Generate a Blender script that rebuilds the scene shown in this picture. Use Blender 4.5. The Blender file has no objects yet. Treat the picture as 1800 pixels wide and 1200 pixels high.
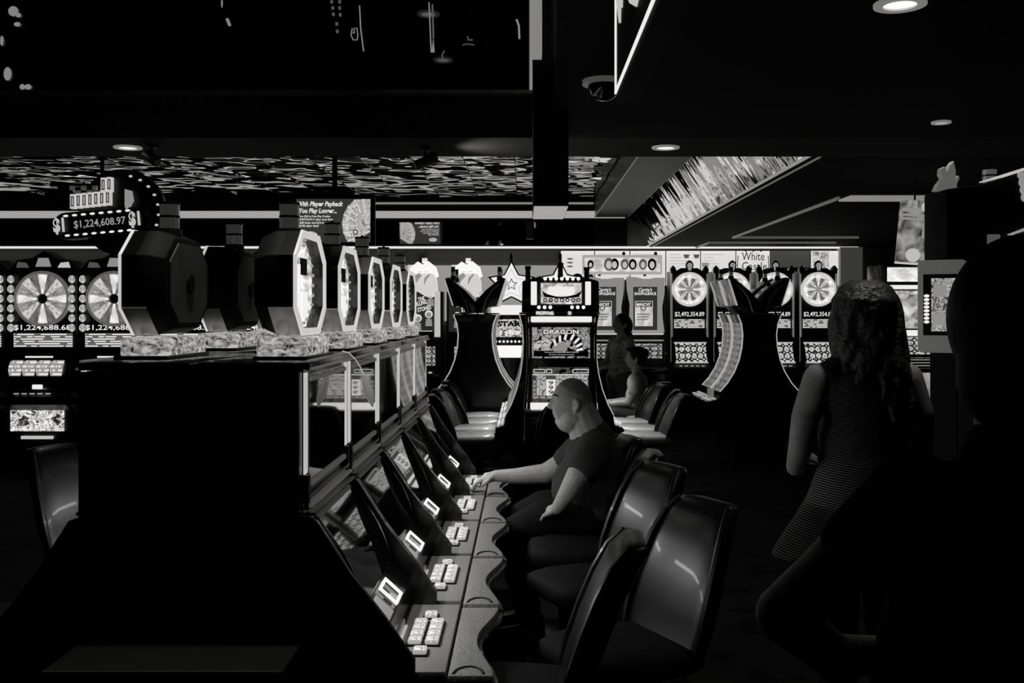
import bpy, bmesh, math, random
from mathutils import Vector, Matrix
random.seed(11)
sc = bpy.context.scene
COL = sc.collection
PI = math.pi

# ------------------------------------------------------------------ camera, world, exposure
F, VX, VY, EYE = 1750.0, 922.0, 553.0, 1.65      # focal length (px of the 1800 frame), vanishing point, eye height
cam_d = bpy.data.cameras.new('camera')
cam_d.sensor_width = 36.0
cam_d.lens = 35.0
cam_d.shift_x = -(VX - 900) / 1800.0
cam_d.shift_y = -(600 - VY) / 1800.0
cam_d.clip_start = 0.05
cam = bpy.data.objects.new('camera', cam_d)
cam.location = (0, 0, EYE)
cam.rotation_euler = (PI / 2, 0, 0)
COL.objects.link(cam)
sc.camera = cam
world = bpy.data.worlds.new('world')
sc.world = world
world.use_nodes = True
world.node_tree.nodes['Background'].inputs[0].default_value = (0, 0, 0, 1)
world.node_tree.nodes['Background'].inputs[1].default_value = 0.0
sc.view_settings.view_transform = 'Standard'
sc.view_settings.look = 'None'
sc.view_settings.gamma = 1.0
sc.view_settings.exposure = 0.0
sc.view_settings.use_curve_mapping = False
sc.cycles.sample_clamp_indirect = 2.0
sc.cycles.max_bounces = 8
sc.cycles.caustics_reflective = False
sc.cycles.caustics_refractive = False


def P(px, py, Y):
    return Vector(((px - VX) * Y / F, Y, EYE - (py - VY) * Y / F))


# ------------------------------------------------------------------ materials
MATS = {}


def mat(name, col=0.02, rough=0.5, metal=0.0, emit=0.0, coat=0.0, bump=0.0, bscale=40.0, spec=0.5, vary=0.0):
    if name in MATS:
        return MATS[name]
    m = bpy.data.materials.new(name)
    m.use_nodes = True
    nt = m.node_tree
    b = nt.nodes['Principled BSDF']
    c = col if isinstance(col, tuple) else (col, col * 0.995, col * 0.98)
    b.inputs['Base Color'].default_value = (*c, 1)
    b.inputs['Roughness'].default_value = rough
    b.inputs['Metallic'].default_value = metal
    b.inputs['Specular IOR Level'].default_value = spec
    b.inputs['Coat Weight'].default_value = coat
    if emit:
        b.inputs['Emission Color'].default_value = (1, 0.99, 0.965, 1)
        b.inputs['Emission Strength'].default_value = emit
    if bump or vary:
        tc = nt.nodes.new('ShaderNodeTexCoord')
        nz = nt.nodes.new('ShaderNodeTexNoise')
        nz.inputs['Scale'].default_value = bscale
        nz.inputs['Detail'].default_value = 4
        nt.links.new(tc.outputs['Object'], nz.inputs['Vector'])
        if bump:
            bp = nt.nodes.new('ShaderNodeBump')
            bp.inputs['Strength'].default_value = bump
            bp.inputs['Distance'].default_value = 0.02
            nt.links.new(nz.outputs['Fac'], bp.inputs['Height'])
            nt.links.new(bp.outputs['Normal'], b.inputs['Normal'])
        if vary:
            rp = nt.nodes.new('ShaderNodeValToRGB')
            lo, hi = max(0, 1 - vary), 1 + vary
            rp.color_ramp.elements[0].position = 0.3
            rp.color_ramp.elements[1].position = 0.7
            rp.color_ramp.elements[0].color = tuple(x * lo for x in c) + (1,)
            rp.color_ramp.elements[1].color = tuple(x * hi for x in c) + (1,)
            nt.links.new(nz.outputs['Fac'], rp.inputs['Fac'])
            nt.links.new(rp.outputs['Color'], b.inputs['Base Color'])
    MATS[name] = m
    return m


def screen(name, kind, s=1.0, ax=6.0, az=6.0, seed=0.0, lo=0.0, hi=1.0, ay=0.0):
    """A lit screen or lit printed glass: a procedural picture given off as light."""
    if name in MATS:
        return MATS[name]
    m = bpy.data.materials.new(name)
    m.use_nodes = True
    nt = m.node_tree
    N, L = nt.nodes, nt.links
    b = N['Principled BSDF']
    b.inputs['Base Color'].default_value = (0.01, 0.01, 0.01, 1)
    b.inputs['Roughness'].default_value = 0.2
    tc = N.new('ShaderNodeTexCoord')
    sx = N.new('ShaderNodeSeparateXYZ')
    L.new(tc.outputs['Generated'], sx.inputs[0])

    def mth(op, a, bb=None):
        n = N.new('ShaderNodeMath')
        n.operation = op
        for i, v in enumerate((a, bb)):
            if v is None:
                continue
            if isinstance(v, (int, float)):
                n.inputs[i].default_value = v
            else:
                L.new(v, n.inputs[i])
        return n.outputs[0]
    x = mth('MULTIPLY', sx.outputs['X'], ax)
    z = mth('MULTIPLY', sx.outputs['Z'], az)
    cx = N.new('ShaderNodeCombineXYZ')
    L.new(x, cx.inputs[0])
    L.new(z, cx.inputs[1])
    L.new(mth('ADD', mth('MULTIPLY', sx.outputs['Y'], ay), seed), cx.inputs[2])
    vec = cx.outputs[0]

    def ramp(fac, stops, const=True):
        r = N.new('ShaderNodeValToRGB')
        cr = r.color_ramp
        cr.interpolation = 'CONSTANT' if const else 'LINEAR'
        while len(cr.elements) < len(stops):
            cr.elements.new(0.5)
        for e, (p, v) in zip(cr.elements, stops):
            e.position = p
            e.color = (v, v * 0.99, v * 0.965, 1)
        L.new(fac, r.inputs['Fac'])
        return r.outputs['Color']
    if kind == 'art':
        nz = N.new('ShaderNodeTexNoise')
        nz.inputs['Scale'].default_value = 1.0
        nz.inputs['Detail'].default_value = 3
        nz.inputs['Distortion'].default_value = 1.6
        L.new(vec, nz.inputs['Vector'])
        d = hi - lo
        out = ramp(nz.outputs['Fac'], [(0, lo), (0.4, lo + d * 0.3), (0.46, hi), (0.52, lo), (0.56, lo + d * 0.75), (0.64, hi)], True)
    elif kind == 'soft':
        nz = N.new('ShaderNodeTexNoise')
        nz.inputs['Scale'].default_value = 1.0
        nz.inputs['Detail'].default_value = 2
        nz.inputs['Distortion'].default_value = 0.8
        L.new(vec, nz.inputs['Vector'])
        out = ramp(nz.outputs['Fac'], [(0.3, lo), (0.65, hi)], False)
    elif kind == 'symbols':
        vo = N.new('ShaderNodeTexVoronoi')
        vo.voronoi_dimensions = '2D'
        vo.inputs['Scale'].default_value = 1.0
        vo.inputs['Randomness'].default_value = 0.0
        nz = N.new('ShaderNodeTexNoise')
        nz.inputs['Scale'].default_value = 3.1
        L.new(vec, nz.inputs['Vector'])
        L.new(vec, vo.inputs['Vector'])
        dd = mth('ADD', vo.outputs['Distance'], mth('MULTIPLY', mth('SUBTRACT', nz.outputs['Fac'], 0.5), 0.5))
        out = ramp(dd, [(0, lo + 0.15), (0.12, hi), (0.2, lo), (0.26, hi * 0.9), (0.38, lo), (0.62, hi * 0.8)], True)
    elif kind == 'lines':
        fl = mth('FLOOR', z)
        fr = mth('FRACT', z)
        c2 = N.new('ShaderNodeCombineXYZ')
        L.new(x, c2.inputs[0])
        L.new(mth('MULTIPLY', fl, 7.3), c2.inputs[1])
        c2.inputs[2].default_value = seed
        nz = N.new('ShaderNodeTexNoise')
        nz.inputs['Scale'].default_value = 1.0
        nz.inputs['Detail'].default_value = 1
        L.new(c2.outputs[0], nz.inputs['Vector'])
        a = mth('GREATER_THAN', nz.outputs['Fac'], 0.44)
        bnd = mth('MULTIPLY', mth('GREATER_THAN', fr, 0.25), mth('LESS_THAN', fr, 0.72))
        v = mth('MULTIPLY', a, bnd)
        out = ramp(v, [(0, lo), (0.5, hi)], True)
    else:  # flat lit panel
        nz = N.new('ShaderNodeTexNoise')
        nz.inputs['Scale'].default_value = 0.7
        L.new(vec, nz.inputs['Vector'])
        out = ramp(nz.outputs['Fac'], [(0.3, (lo + hi) / 2), (0.7, hi)], False)
    L.new(out, b.inputs['Emission Color'])
    b.inputs['Emission Strength'].default_value = s
    MATS[name] = m
    return m


BLK = mat('black_gloss_plastic', 0.004, 0.22, coat=0.3)
BLKM = mat('black_matte', 0.006, 0.7, spec=0.2)
BLKS = mat('black_satin', 0.008, 0.4)
GLASS = mat('dark_tinted_glass', 0.002, 0.03, spec=0.8, coat=1.0)
CHROME = mat('chrome', 0.75, 0.12, 1.0)
SATIN = mat('satin_metal', 0.55, 0.32, 1.0)
DECK = mat('grey_deck_laminate', 0.24, 0.42, bump=0.12, bscale=180, vary=0.25)
PALM = mat('grey_leatherette', 0.20, 0.5, bump=0.25, bscale=120, vary=0.35)
VINYL = mat('black_vinyl', 0.004, 0.33, coat=0.08, spec=0.35)
SEATM = mat('black_seat_cloth', 0.003, 0.75, spec=0.12)
WHITE = mat('lit_white', 0.3, 0.4, emit=0.85)
WHITE2 = mat('lit_white_soft', 0.3, 0.4, emit=0.5)
WHITE3 = mat('lit_white_bright', 0.3, 0.4, emit=1.5)
GREYL = mat('lit_grey', 0.2, 0.4, emit=0.26)
GREYD = mat('lit_dark_grey', 0.1, 0.4, emit=0.08)
PRINTW = mat('white_print', 0.7, 0.5, emit=0.75)
PRINTB = mat('black_print', 0.002, 0.6, spec=0.1)
GREYP = mat('grey_paint', 0.25, 0.6, vary=0.1)
GREYDK = mat('dark_grey_paint', 0.06, 0.6, vary=0.15)
CANDLE = mat('frosted_candle_lens', 0.85, 0.09, 1.0, emit=0.025)
BULB = mat('bulb_glow', 0.6, 0.3, emit=2.2)
SKIN = mat('skin', 0.42, 0.55, vary=0.12, bscale=30)
SKIND = mat('skin_dim', 0.30, 0.6, vary=0.12, bscale=30)
HAIRM = mat('dark_hair', 0.035, 0.45, vary=0.5, bscale=60, bump=0.5)
SHIRT = mat('charcoal_tshirt', 0.045, 0.85, bump=0.4, bscale=60, spec=0.2)
BLKCLOTH = mat('black_cloth', 0.010, 0.9, bump=0.4, bscale=50, spec=0.15)


# ------------------------------------------------------------------ mesh helpers
class MB:
    def __init__(s):
        s.v = []
        s.f = []
        s.M = Matrix.Identity(4)

    def add(s, vs, fs):
        o = len(s.v)
        s.v += [tuple(s.M @ Vector(p)) for p in vs]
        s.f += [tuple(i + o for i in f) for f in fs]
        return s

    def box(s, x0, x1, y0, y1, z0, z1):
        vs = [(x, y, z) for x in (x0, x1) for y in (y0, y1) for z in (z0, z1)]
        return s.add(vs, [(0, 1, 3, 2), (4, 6, 7, 5), (0, 4, 5, 1), (2, 3, 7, 6), (0, 2, 6, 4), (1, 5, 7, 3)])

    def prism(s, poly, axis, a, b):
        n = len(poly)

        def mk(p, t):
            return {'x': (t, p[0], p[1]), 'y': (p[0], t, p[1]), 'z': (p[0], p[1], t)}[axis]
        vs = [mk(p, a) for p in poly] + [mk(p, b) for p in poly]
        fs = [tuple(range(n)), tuple(range(2 * n - 1, n - 1, -1))]
        fs += [(i, (i + 1) % n, n + (i + 1) % n, n + i) for i in range(n)]
        return s.add(vs, fs)

    def ring(s, outer, inner, axis, a, b):
        n = len(outer)

        def mk(p, t):
            return {'x': (t, p[0], p[1]), 'y': (p[0], t, p[1]), 'z': (p[0], p[1], t)}[axis]
        vs = [mk(p, a) for p in outer] + [mk(p, a) for p in inner] + [mk(p, b) for p in outer] + [mk(p, b) for p in inner]
        fs = []
        for i in range(n):
            j = (i + 1) % n
            fs += [(i, j, n + j, n + i), (2 * n + i, 3 * n + i, 3 * n + j, 2 * n + j),
                   (i, 2 * n + i, 2 * n + j, j), (n + i, n + j, 3 * n + j, 3 * n + i)]
        return s.add(vs, fs)

    def tube(s, pts, r, n=8, closed=False):
        pts = [Vector(p) for p in pts]
        rr = r if isinstance(r, (list, tuple)) else [r] * len(pts)
        m = len(pts)
        rings = []
        ref = None
        for i, p in enumerate(pts):
            if closed:
                t = pts[(i + 1) % m] - pts[i - 1]
            else:
                t = pts[min(i + 1, m - 1)] - pts[max(i - 1, 0)]
            t = t.normalized() if t.length > 1e-9 else Vector((0, 0, 1))
            if ref is None:
                ref = Vector((0, 0, 1)) if abs(t.z) < 0.9 else Vector((1, 0, 0))
            u = (ref - t * ref.dot(t))
            u = u.normalized() if u.length > 1e-6 else t.orthogonal().normalized()
            ref = u
            w = t.cross(u)
            rings.append([tuple(p + (u * math.cos(2 * PI * k / n) + w * math.sin(2 * PI * k / n)) * rr[i]) for k in range(n)])
        return s.loft(rings, closed=closed)

    def loft(s, rings, caps=True, closed=False):
        n = len(rings[0])
        vs = [p for r in rings for p in r]
        fs = []
        m = len(rings)
        for i in range(m if closed else m - 1):
            j = (i + 1) % m
            for k in range(n):
                l = (k + 1) % n
                fs.append((i * n + k, i * n + l, j * n + l, j * n + k))
        if caps and not closed:
            fs += [tuple(range(n - 1, -1, -1)), tuple(range((m - 1) * n, m * n))]
        return s.add(vs, fs)

    def lathe(s, prof, n=20, c=(0, 0, 0), axis='z'):
        rings = []
        for r, h in prof:
            ring = []
            for k in range(n):
                a = 2 * PI * k / n
                q = (r * math.cos(a), r * math.sin(a), h)
                if axis == 'y':
                    q = (q[0], q[2], q[1])
                elif axis == 'x':
                    q = (q[2], q[0], q[1])
                ring.append((c[0] + q[0], c[1] + q[1], c[2] + q[2]))
            rings.append(ring)
        return s.loft(rings)

    def ell(s, c, r, nu=14, nv=8):
        if not isinstance(r, (list, tuple)):
            r = (r, r, r)
        vs = [(c[0], c[1], c[2] + r[2])]
        for j in range(1, nv):
            b = PI * j / nv
            for i in range(nu):
                a = 2 * PI * i / nu
                vs.append((c[0] + r[0] * math.sin(b) * math.cos(a), c[1] + r[1] * math.sin(b) * math.sin(a), c[2] + r[2] * math.cos(b)))
        vs.append((c[0], c[1], c[2] - r[2]))
        fs = []
        for i in range(nu):
            k = (i + 1) % nu
            fs.append((0, 1 + i, 1 + k))
            for j in range(nv - 2):
                a, b = 1 + j * nu, 1 + (j + 1) * nu
                fs.append((a + i, b + i, b + k, a + k))
            fs.append((len(vs) - 1, 1 + (nv - 2) * nu + k, 1 + (nv - 2) * nu + i))
        return s.add(vs, fs)

    def limb(s, pts, rads, n=14):
        """tapered limb: frusta between joints with a ball at each joint"""
        for p, r in zip(pts, rads):
            s.ell(p, r, 14, 10)
        for i in range(len(pts) - 1):
            s.tube([pts[i], pts[i + 1]], [rads[i], rads[i + 1]], n)
        return s

    def mesh(s, name, bevel=0.0, seg=2, smooth=False, angle=35):
        me = bpy.data.meshes.new(name)
        me.from_pydata(s.v, [], s.f)
        bm = bmesh.new()
        bm.from_mesh(me)
        bmesh.ops.recalc_face_normals(bm, faces=bm.faces)
        if bevel:
            es = [e for e in bm.edges if len(e.link_faces) == 2 and e.calc_face_angle(0) > 0.5]
            bmesh.ops.bevel(bm, geom=es, offset=bevel, segments=seg, affect='EDGES', profile=0.5, clamp_overlap=True)
        bm.to_mesh(me)
        bm.free()
        if smooth or bevel:
            me.shade_smooth()
            me.set_sharp_from_angle(angle=math.radians(angle))
        return me

    def build(s, name, m, parent=None, bevel=0.0, smooth=False, seg=2, angle=35):
        me = s.mesh(name, bevel, seg, smooth, angle)
        return put(name, me, m, parent)


def put(name, me, m, parent=None, loc=None, rot=None):
    if m is not None and not me.materials:
        me.materials.append(m)
    o = bpy.data.objects.new(name, me)
    COL.objects.link(o)
    if parent is not None:
        o.parent = parent
    if loc is not None:
        o.location = loc
    if rot is not None:
        o.rotation_euler = rot
    return o


def tag(o, label, cat, group=None):
    o['label'] = label
    o['category'] = cat
    if group:
        o['group'] = group
    return o


def thing(name, label, cat, loc=(0, 0, 0), rz=0.0, group=None):
    o = bpy.data.objects.new(name, None)
    o.empty_display_size = 0.1
    COL.objects.link(o)
    o.location = loc
    o.rotation_euler = (0, 0, rz)
    return tag(o, label, cat, group)


def struct(o):
    o['kind'] = 'structure'
    return o


def dup(root, loc, rz, label=None, parent=None):
    kids = {}
    for o in COL.objects:
        if o.parent:
            kids.setdefault(o.parent, []).append(o)

    def rec(o, par):
        c = o.copy()
        COL.objects.link(c)
        c.parent = par
        for k in kids.get(o, []):
            rec(k, c)
        return c
    r = rec(root, parent)
    r.location = loc
    r.rotation_euler = (0, 0, rz)
    if label:
        r['label'] = label
    return r


def Box(name, m, parent, x0, x1, y0, y1, z0, z1, bevel=0.0):
    return MB().box(x0, x1, y0, y1, z0, z1).build(name, m, parent, bevel)


def text_mesh(s, w, h=None, bold=0.0, shear=0.0, thick=0.002):
    cu = bpy.data.curves.new('lettering', 'FONT')
    cu.body = s
    cu.size = 1.0
    cu.offset = bold
    cu.shear = shear
    cu.resolution_u = 2
    ob = bpy.data.objects.new('lettering', cu)
    me = bpy.data.meshes.new_from_object(ob)
    bpy.data.objects.remove(ob)
    bpy.data.curves.remove(cu)
    xs = [v.co.x for v in me.vertices]
    ys = [v.co.y for v in me.vertices]
    x0, x1, y0, y1 = min(xs), max(xs), min(ys), max(ys)
    kx = w / (x1 - x0)
    ky = kx if h is None else h / (y1 - y0)
    for v in me.vertices:
        x, y = v.co.x, v.co.y
        v.co = ((x - (x0 + x1) / 2) * kx, 0.0, (y - (y0 + y1) / 2) * ky)
    me.materials.clear()
    return me


def text(name, s, m, parent, loc, w, h=None, bold=0.0, shear=0.0, rot=(0, 0, 0)):
    return put(name, text_mesh(s, w, h, bold, shear), m, parent, loc, rot)


def remeshed(mb, voxel, smooth_it=6):
    """fuse overlapping closed shapes into one continuous skin"""
    me = bpy.data.meshes.new('tmp')
    me.from_pydata(mb.v, [], mb.f)
    bm = bmesh.new()
    bm.from_mesh(me)
    bmesh.ops.recalc_face_normals(bm, faces=bm.faces)
    bm.to_mesh(me)
    bm.free()
    ob = bpy.data.objects.new('tmp', me)
    COL.objects.link(ob)
    r = ob.modifiers.new('r', 'REMESH')
    r.mode = 'VOXEL'
    r.voxel_size = voxel
    if smooth_it:
        k = ob.modifiers.new('s', 'SMOOTH')
        k.iterations = smooth_it
        k.factor = 0.5
    dg = bpy.context.evaluated_depsgraph_get()
    out = bpy.data.meshes.new_from_object(ob.evaluated_get(dg))
    bpy.data.objects.remove(ob)
    bpy.data.meshes.remove(me)
    out.shade_smooth()
    return out


def rect(x0, x1, z0, z1):
    return [(x0, z0), (x1, z0), (x1, z1), (x0, z1)]


def octagon(hw, hh, cz=0.0, kx=0.55, kz=0.5):
    a, b = hw * kx, hh * kz
    return [(-hw, cz - b), (-a, cz - hh), (a, cz - hh), (hw, cz - b), (hw, cz + b), (a, cz + hh), (-a, cz + hh), (-hw, cz + b)]


def circle(r, n=32, c=(0, 0)):
    return [(c[0] + r * math.cos(2 * PI * k / n), c[1] + r * math.sin(2 * PI * k / n)) for k in range(n)]


# ------------------------------------------------------------------ lamps of the room and added bay lamps (fixtures are built further down)
def spot(name, loc, energy, angle=100, blend=0.6, radius=0.06, target=None):
    d = bpy.data.lights.new(name, 'SPOT')
    d.energy = energy
    d.spot_size = math.radians(angle)
    d.spot_blend = blend
    d.shadow_soft_size = radius
    d.color = (1, 0.985, 0.95)
    o = bpy.data.objects.new(name, d)
    COL.objects.link(o)
    o.location = loc
    if target is not None:
        o.rotation_euler = (Vector(target) - Vector(loc)).to_track_quat('-Z', 'Y').to_euler()
    return o


# can lights in the low black ceiling, z = 2.72 (from their places in the photograph)
CANS = [(-2.53, 6.35, 6, 'left of the aisle, above the octagon-topped machines'),
        (0.90, 6.35, 10, 'beside the hanging pillar'),
        (1.29, 3.42, 20, 'large and nearest, above the standing woman'),
        (2.31, 5.52, 3, 'small and dim, on the far right')]
BAY_Y = (2.75, 4.15, 5.5)
for x, y, e, _ in CANS:
    spot('can_lamp', (x, y, 2.70), e, 120, 0.8, 0.05)
for y in BAY_Y:  # unseen lamps added to brighten the octagon bank
    spot('added_bay_lamp', (-0.75, y, 3.97), 110, 36, 0.5, 0.06)
spot('track_lamp', (-0.50, 6.36, 2.54), 10.0, 130, 0.9, 0.03, (2.5, 6.4, 2.90))

# ------------------------------------------------------------------ the setting
carpet = bpy.data.materials.new('patterned_carpet')
carpet.use_nodes = True
nt = carpet.node_tree
b = nt.nodes['Principled BSDF']
b.inputs['Roughness'].default_value = 0.95
b.inputs['Specular IOR Level'].default_value = 0.1
tc = nt.nodes.new('ShaderNodeTexCoord')
wv = nt.nodes.new('ShaderNodeTexVoronoi')
wv.feature = 'DISTANCE_TO_EDGE'
wv.inputs['Scale'].default_value = 1.6
nz = nt.nodes.new('ShaderNodeTexNoise')
nz.inputs['Scale'].default_value = 3
nz.inputs['Distortion'].default_value = 2
rp = nt.nodes.new('ShaderNodeValToRGB')
rp.color_ramp.elements[0].position = 0.45
rp.color_ramp.elements[0].color = (0.002, 0.002, 0.002, 1)
rp.color_ramp.elements[1].position = 0.55
rp.color_ramp.elements[1].color = (0.016, 0.016, 0.0157, 1)
mx = nt.nodes.new('ShaderNodeMath')
mx.operation = 'ADD'
nt.links.new(tc.outputs['Object'], wv.inputs['Vector'])
nt.links.new(tc.outputs['Object'], nz.inputs['Vector'])
nt.links.new(wv.outputs['Distance'], mx.inputs[0])
nt.links.new(nz.outputs['Fac'], mx.inputs[1])
nt.links.new(mx.outputs[0], rp.inputs['Fac'])
nt.links.new(rp.outputs['Color'], b.inputs['Base Color'])

XL, XR, YN, YB = -9.6, 8.0, -3.0, 16.0
struct(Box('floor', carpet, None, XL, XR, YN, YB + 0.2, -0.1, 0.0))
WALLM = mat('wall_grey', 0.20, 0.8, vary=0.06, bscale=8)
struct(Box('wall_back', WALLM, None, XL, XR, YB, YB + 0.2, 0, 3.7))
struct(Box('wall_left', BLKM, None, XL - 0.2, XL, YN, YB, 0, 4.1))
struct(Box('wall_right', BLKM, None, XR, XR + 0.2, YN, YB, 0, 4.1))
struct(Box('wall_front', BLKM, None, XL, XR, YN - 0.2, YN, 0, 4.1))
CEILB = mat('ceiling_black', 0.008, 0.8, spec=0.1)
BEAMB = mat('beam_black_lightened', 0.04, 0.8, spec=0.15)  # ceiling black lightened; lamp light on the beam put into its colour
# low black ceiling right of the raised bay, and the beam that closes the bay
struct(Box('ceiling', CEILB, None, 0.15, XR, YN, 6.02, 2.72, 4.1))
struct(Box('ceiling_beam', BEAMB, None, 0.15, XR, 6.02, 6.74, 2.72, 4.1))
struct(Box('ceiling_beam', BEAMB, None, XL, 0.15, 6.02, 6.74, 2.72, 4.1))
struct(Box('ceiling_bay', BLKM, None, XL, 0.15, YN, 6.02, 4.0, 4.1))
# high ceiling beyond: black slab with mirror tiles hung below it
hi_ceil = struct(Box('ceiling_high', BLKM, None, XL, 1.12, 6.74, YB, 3.53, 3.7))
MIRR = bpy.data.materials.new('wavy_mirror')
MIRR.use_nodes = True
nt = MIRR.node_tree
b = nt.nodes['Principled BSDF']
b.inputs['Base Color'].default_value = (0.75, 0.75, 0.74, 1)
b.inputs['Metallic'].default_value = 1.0
b.inputs['Roughness'].default_value = 0.04
tc = nt.nodes.new('ShaderNodeTexCoord')
mp = nt.nodes.new('ShaderNodeMapping')
mp.inputs['Scale'].default_value = (1.0, 1.0, 1.0)
nz = nt.nodes.new('ShaderNodeTexNoise')
nz.inputs['Scale'].default_value = 2.3
nz.inputs['Detail'].default_value = 0.6
bp = nt.nodes.new('ShaderNodeBump')
bp.inputs['Strength'].default_value = 1.0
bp.inputs['Distance'].default_value = 0.034
nt.links.new(tc.outputs['Object'], mp.inputs['Vector'])
nt.links.new(mp.outputs['Vector'], nz.inputs['Vector'])
nt.links.new(nz.outputs['Fac'], bp.inputs['Height'])
nt.links.new(bp.outputs['Normal'], b.inputs['Normal'])
tm = MB().box(-0.302, 0.302, -0.302, 0.302, -0.008, 0.0).mesh('mirror_tile', 0.004, 1)
tm.materials.append(MIRR)
for i in range(16):
    for j in range(9):
        x, y = 0.80 - 0.61 * i, 10.85 + 0.61 * j
        t = put('mirror_tile', tm, None, hi_ceil, (x, y, 3.51), (random.gauss(0, 0.03), random.gauss(0, 0.012), random.choice((0, PI / 2, PI, -PI / 2))))
# lengthwise beam, sloped mirror and the low ceiling on the right
BEAMG = mat('beam_grey', 0.055, 0.45, spec=0.4, vary=0.15, bscale=3)
struct(Box('ceiling_soffit', BEAMG, None, 1.12, 1.64, 6.74, YB, 3.20, 3.7))
MIRR2 = MIRR.copy()
MIRR2.name = 'wavy_mirror_strip'
MIRR2.node_tree.nodes['Noise Texture'].inputs['Scale'].default_value = 1.6
MIRR2.node_tree.nodes['Bump'].inputs['Distance'].default_value = 0.03
MIRR2.node_tree.nodes['Mapping'].inputs['Scale'].default_value = (0.6, 2.2, 0.6)
sl = MB().prism([(1.64, 3.22), (1.96, 2.745), (1.98, 2.76), (1.66, 3.235)], 'y', 6.74, YB - 0.02)
struct(sl.build('ceiling_mirror_slope', MIRR2, None))
struct(MB().prism([(1.97, 2.73), (XR, 2.73), (XR, 3.7), (1.64, 3.7), (1.66, 3.25), (1.975, 2.775)], 'y', 6.74, YB).build('ceiling_right', CEILB))
TRIMW = mat('white_trim', 0.6, 0.4, emit=0.22)
TRIMD = mat('grey_trim', 0.45, 0.4, emit=0.07)
struct(MB().tube([(1.955, 6.76, 2.74), (1.955, YB - 0.05, 2.74)], 0.012).build('trim_1', TRIMW))
struct(MB().tube([(2.01, 6.76, 2.722), (2.01, YB - 0.05, 2.722)], 0.008).build('trim_2', TRIMD))
struct(MB().tube([(1.645, 6.9, 3.215), (1.645, YB - 0.05, 3.215)], 0.012).build('trim_3', TRIMD))
struct(MB().tube([(1.12, 6.9, 3.21), (1.12, YB - 0.05, 3.21)], 0.010).build('trim_4', TRIMD))
struct(MB().tube([(2.87, 9.1, 2.715), (2.87, 13.7, 2.715), (4.6, 13.7, 2.715)], 0.018).build('trim_5', TRIMD))
struct(MB().tube([(2.72, 15.75, 2.715), (2.72, 14.7, 2.715), (4.6, 14.7, 2.715)], 0.018).build('trim_6', TRIMD))
# bulkhead over the far counter: white cove band, thin line, leaning mirror strip, bright trim
struct(Box('wall_bulkhead', BLKM, None, XL, 1.64, YB - 0.12, YB, 2.72, 3.53))
struct(Box('trim_7', mat('cove_band', 0.5, 0.5, emit=0.36), None, XL, 1.60, YB - 0.16, YB - 0.12, 3.19, 3.30))
struct(Box('trim_8', mat('cove_line', 0.5, 0.5, emit=0.20), None, -2.7, 1.10, YB - 0.16, YB - 0.12, 3.41, 3.44))
struct(Box('trim_9', mat('bright_trim', 0.6, 0.5, emit=0.8), None, XL, 5.3, YB - 0.20, YB - 0.12, 2.705, 2.735))
ms = MB().box(XL, 1.10, -0.01, 0.01, 0.0, 0.36).build('wall_mirror_strip', None)
ms.data.materials.append(mat('strip_mirror', 0.8, 0.02, 1.0))
ms.location = (0, YB - 0.14, 2.76)
ms.rotation_euler = (math.radians(4.0), 0, 0)
struct(ms)
# light-toned wall panel and pilasters behind the far machines
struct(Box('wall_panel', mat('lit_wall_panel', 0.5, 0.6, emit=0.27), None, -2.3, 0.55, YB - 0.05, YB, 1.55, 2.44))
struct(Box('wall_pilaster', mat('pilaster_grey', 0.4, 0.6, emit=0.04), None, 5.0, 5.35, YB - 0.25, YB, 0, 2.72))
for k, (a, c) in enumerate(((P(738, 500, 16).x, P(748, 500, 16).x), (P(700, 500, 16).x, P(712, 500, 16).x))):
    struct(Box('wall_post', GREYDK, None, a, c, YB - 0.10, YB - 0.051, 2.0, 2.70))
# small ceiling light panel on the right
struct(Box('trim_10', mat('ceiling_panel_lit', 0.5, 0.5, emit=0.22), None, 2.95, 3.75, 9.0, 9.35, 2.712, 2.729))

# ------------------------------------------------------------------ raised bay: dark mirror glass with modelled reflections, in a pale frame
bay = thing('mirror_glass_panel', 'wide black mirror glass under the ceiling with modelled faint reflections', 'mirror', (-2.2, 5.98, 2.95))
W0, W1 = -5.6 + 2.2, 0.115 + 2.2
Box('glass', GLASS, bay, W0, W1 - 0.05, -0.02, 0.0, 0.04, 1.04)
MB().box(W0, W1, -0.05, 0.03, 0.018, 0.04).build('bottom_frame', mat('worn_metal_edge', 0.6, 0.3, 0.8, vary=0.8, bscale=2.0), bay)
MB().box(W1 - 0.085, W1 - 0.058, -0.06, 0.0, 0.04, 1.04).build('side_frame', mat('pale_wood', 0.5, 0.5, vary=0.3, bscale=12, emit=0.22), bay)
MB().box(2.230, 2.290, -0.88, -0.74, 0.042, 1.04).build('corner_post', mat('pale_wood'), bay)
REFL = mat('glass_reflection_glow', 0.3, 0.4, emit=0.22)  # reflections in the glass, modelled as glowing shapes
REFL_DIM = mat('glass_reflection_faint', 0.3, 0.4, emit=0.08)


def bp_(px, py):
    p = P(px, py, 5.955)
    return (p.x + 2.2, p.y - 5.98, p.z - 2.95)


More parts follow.
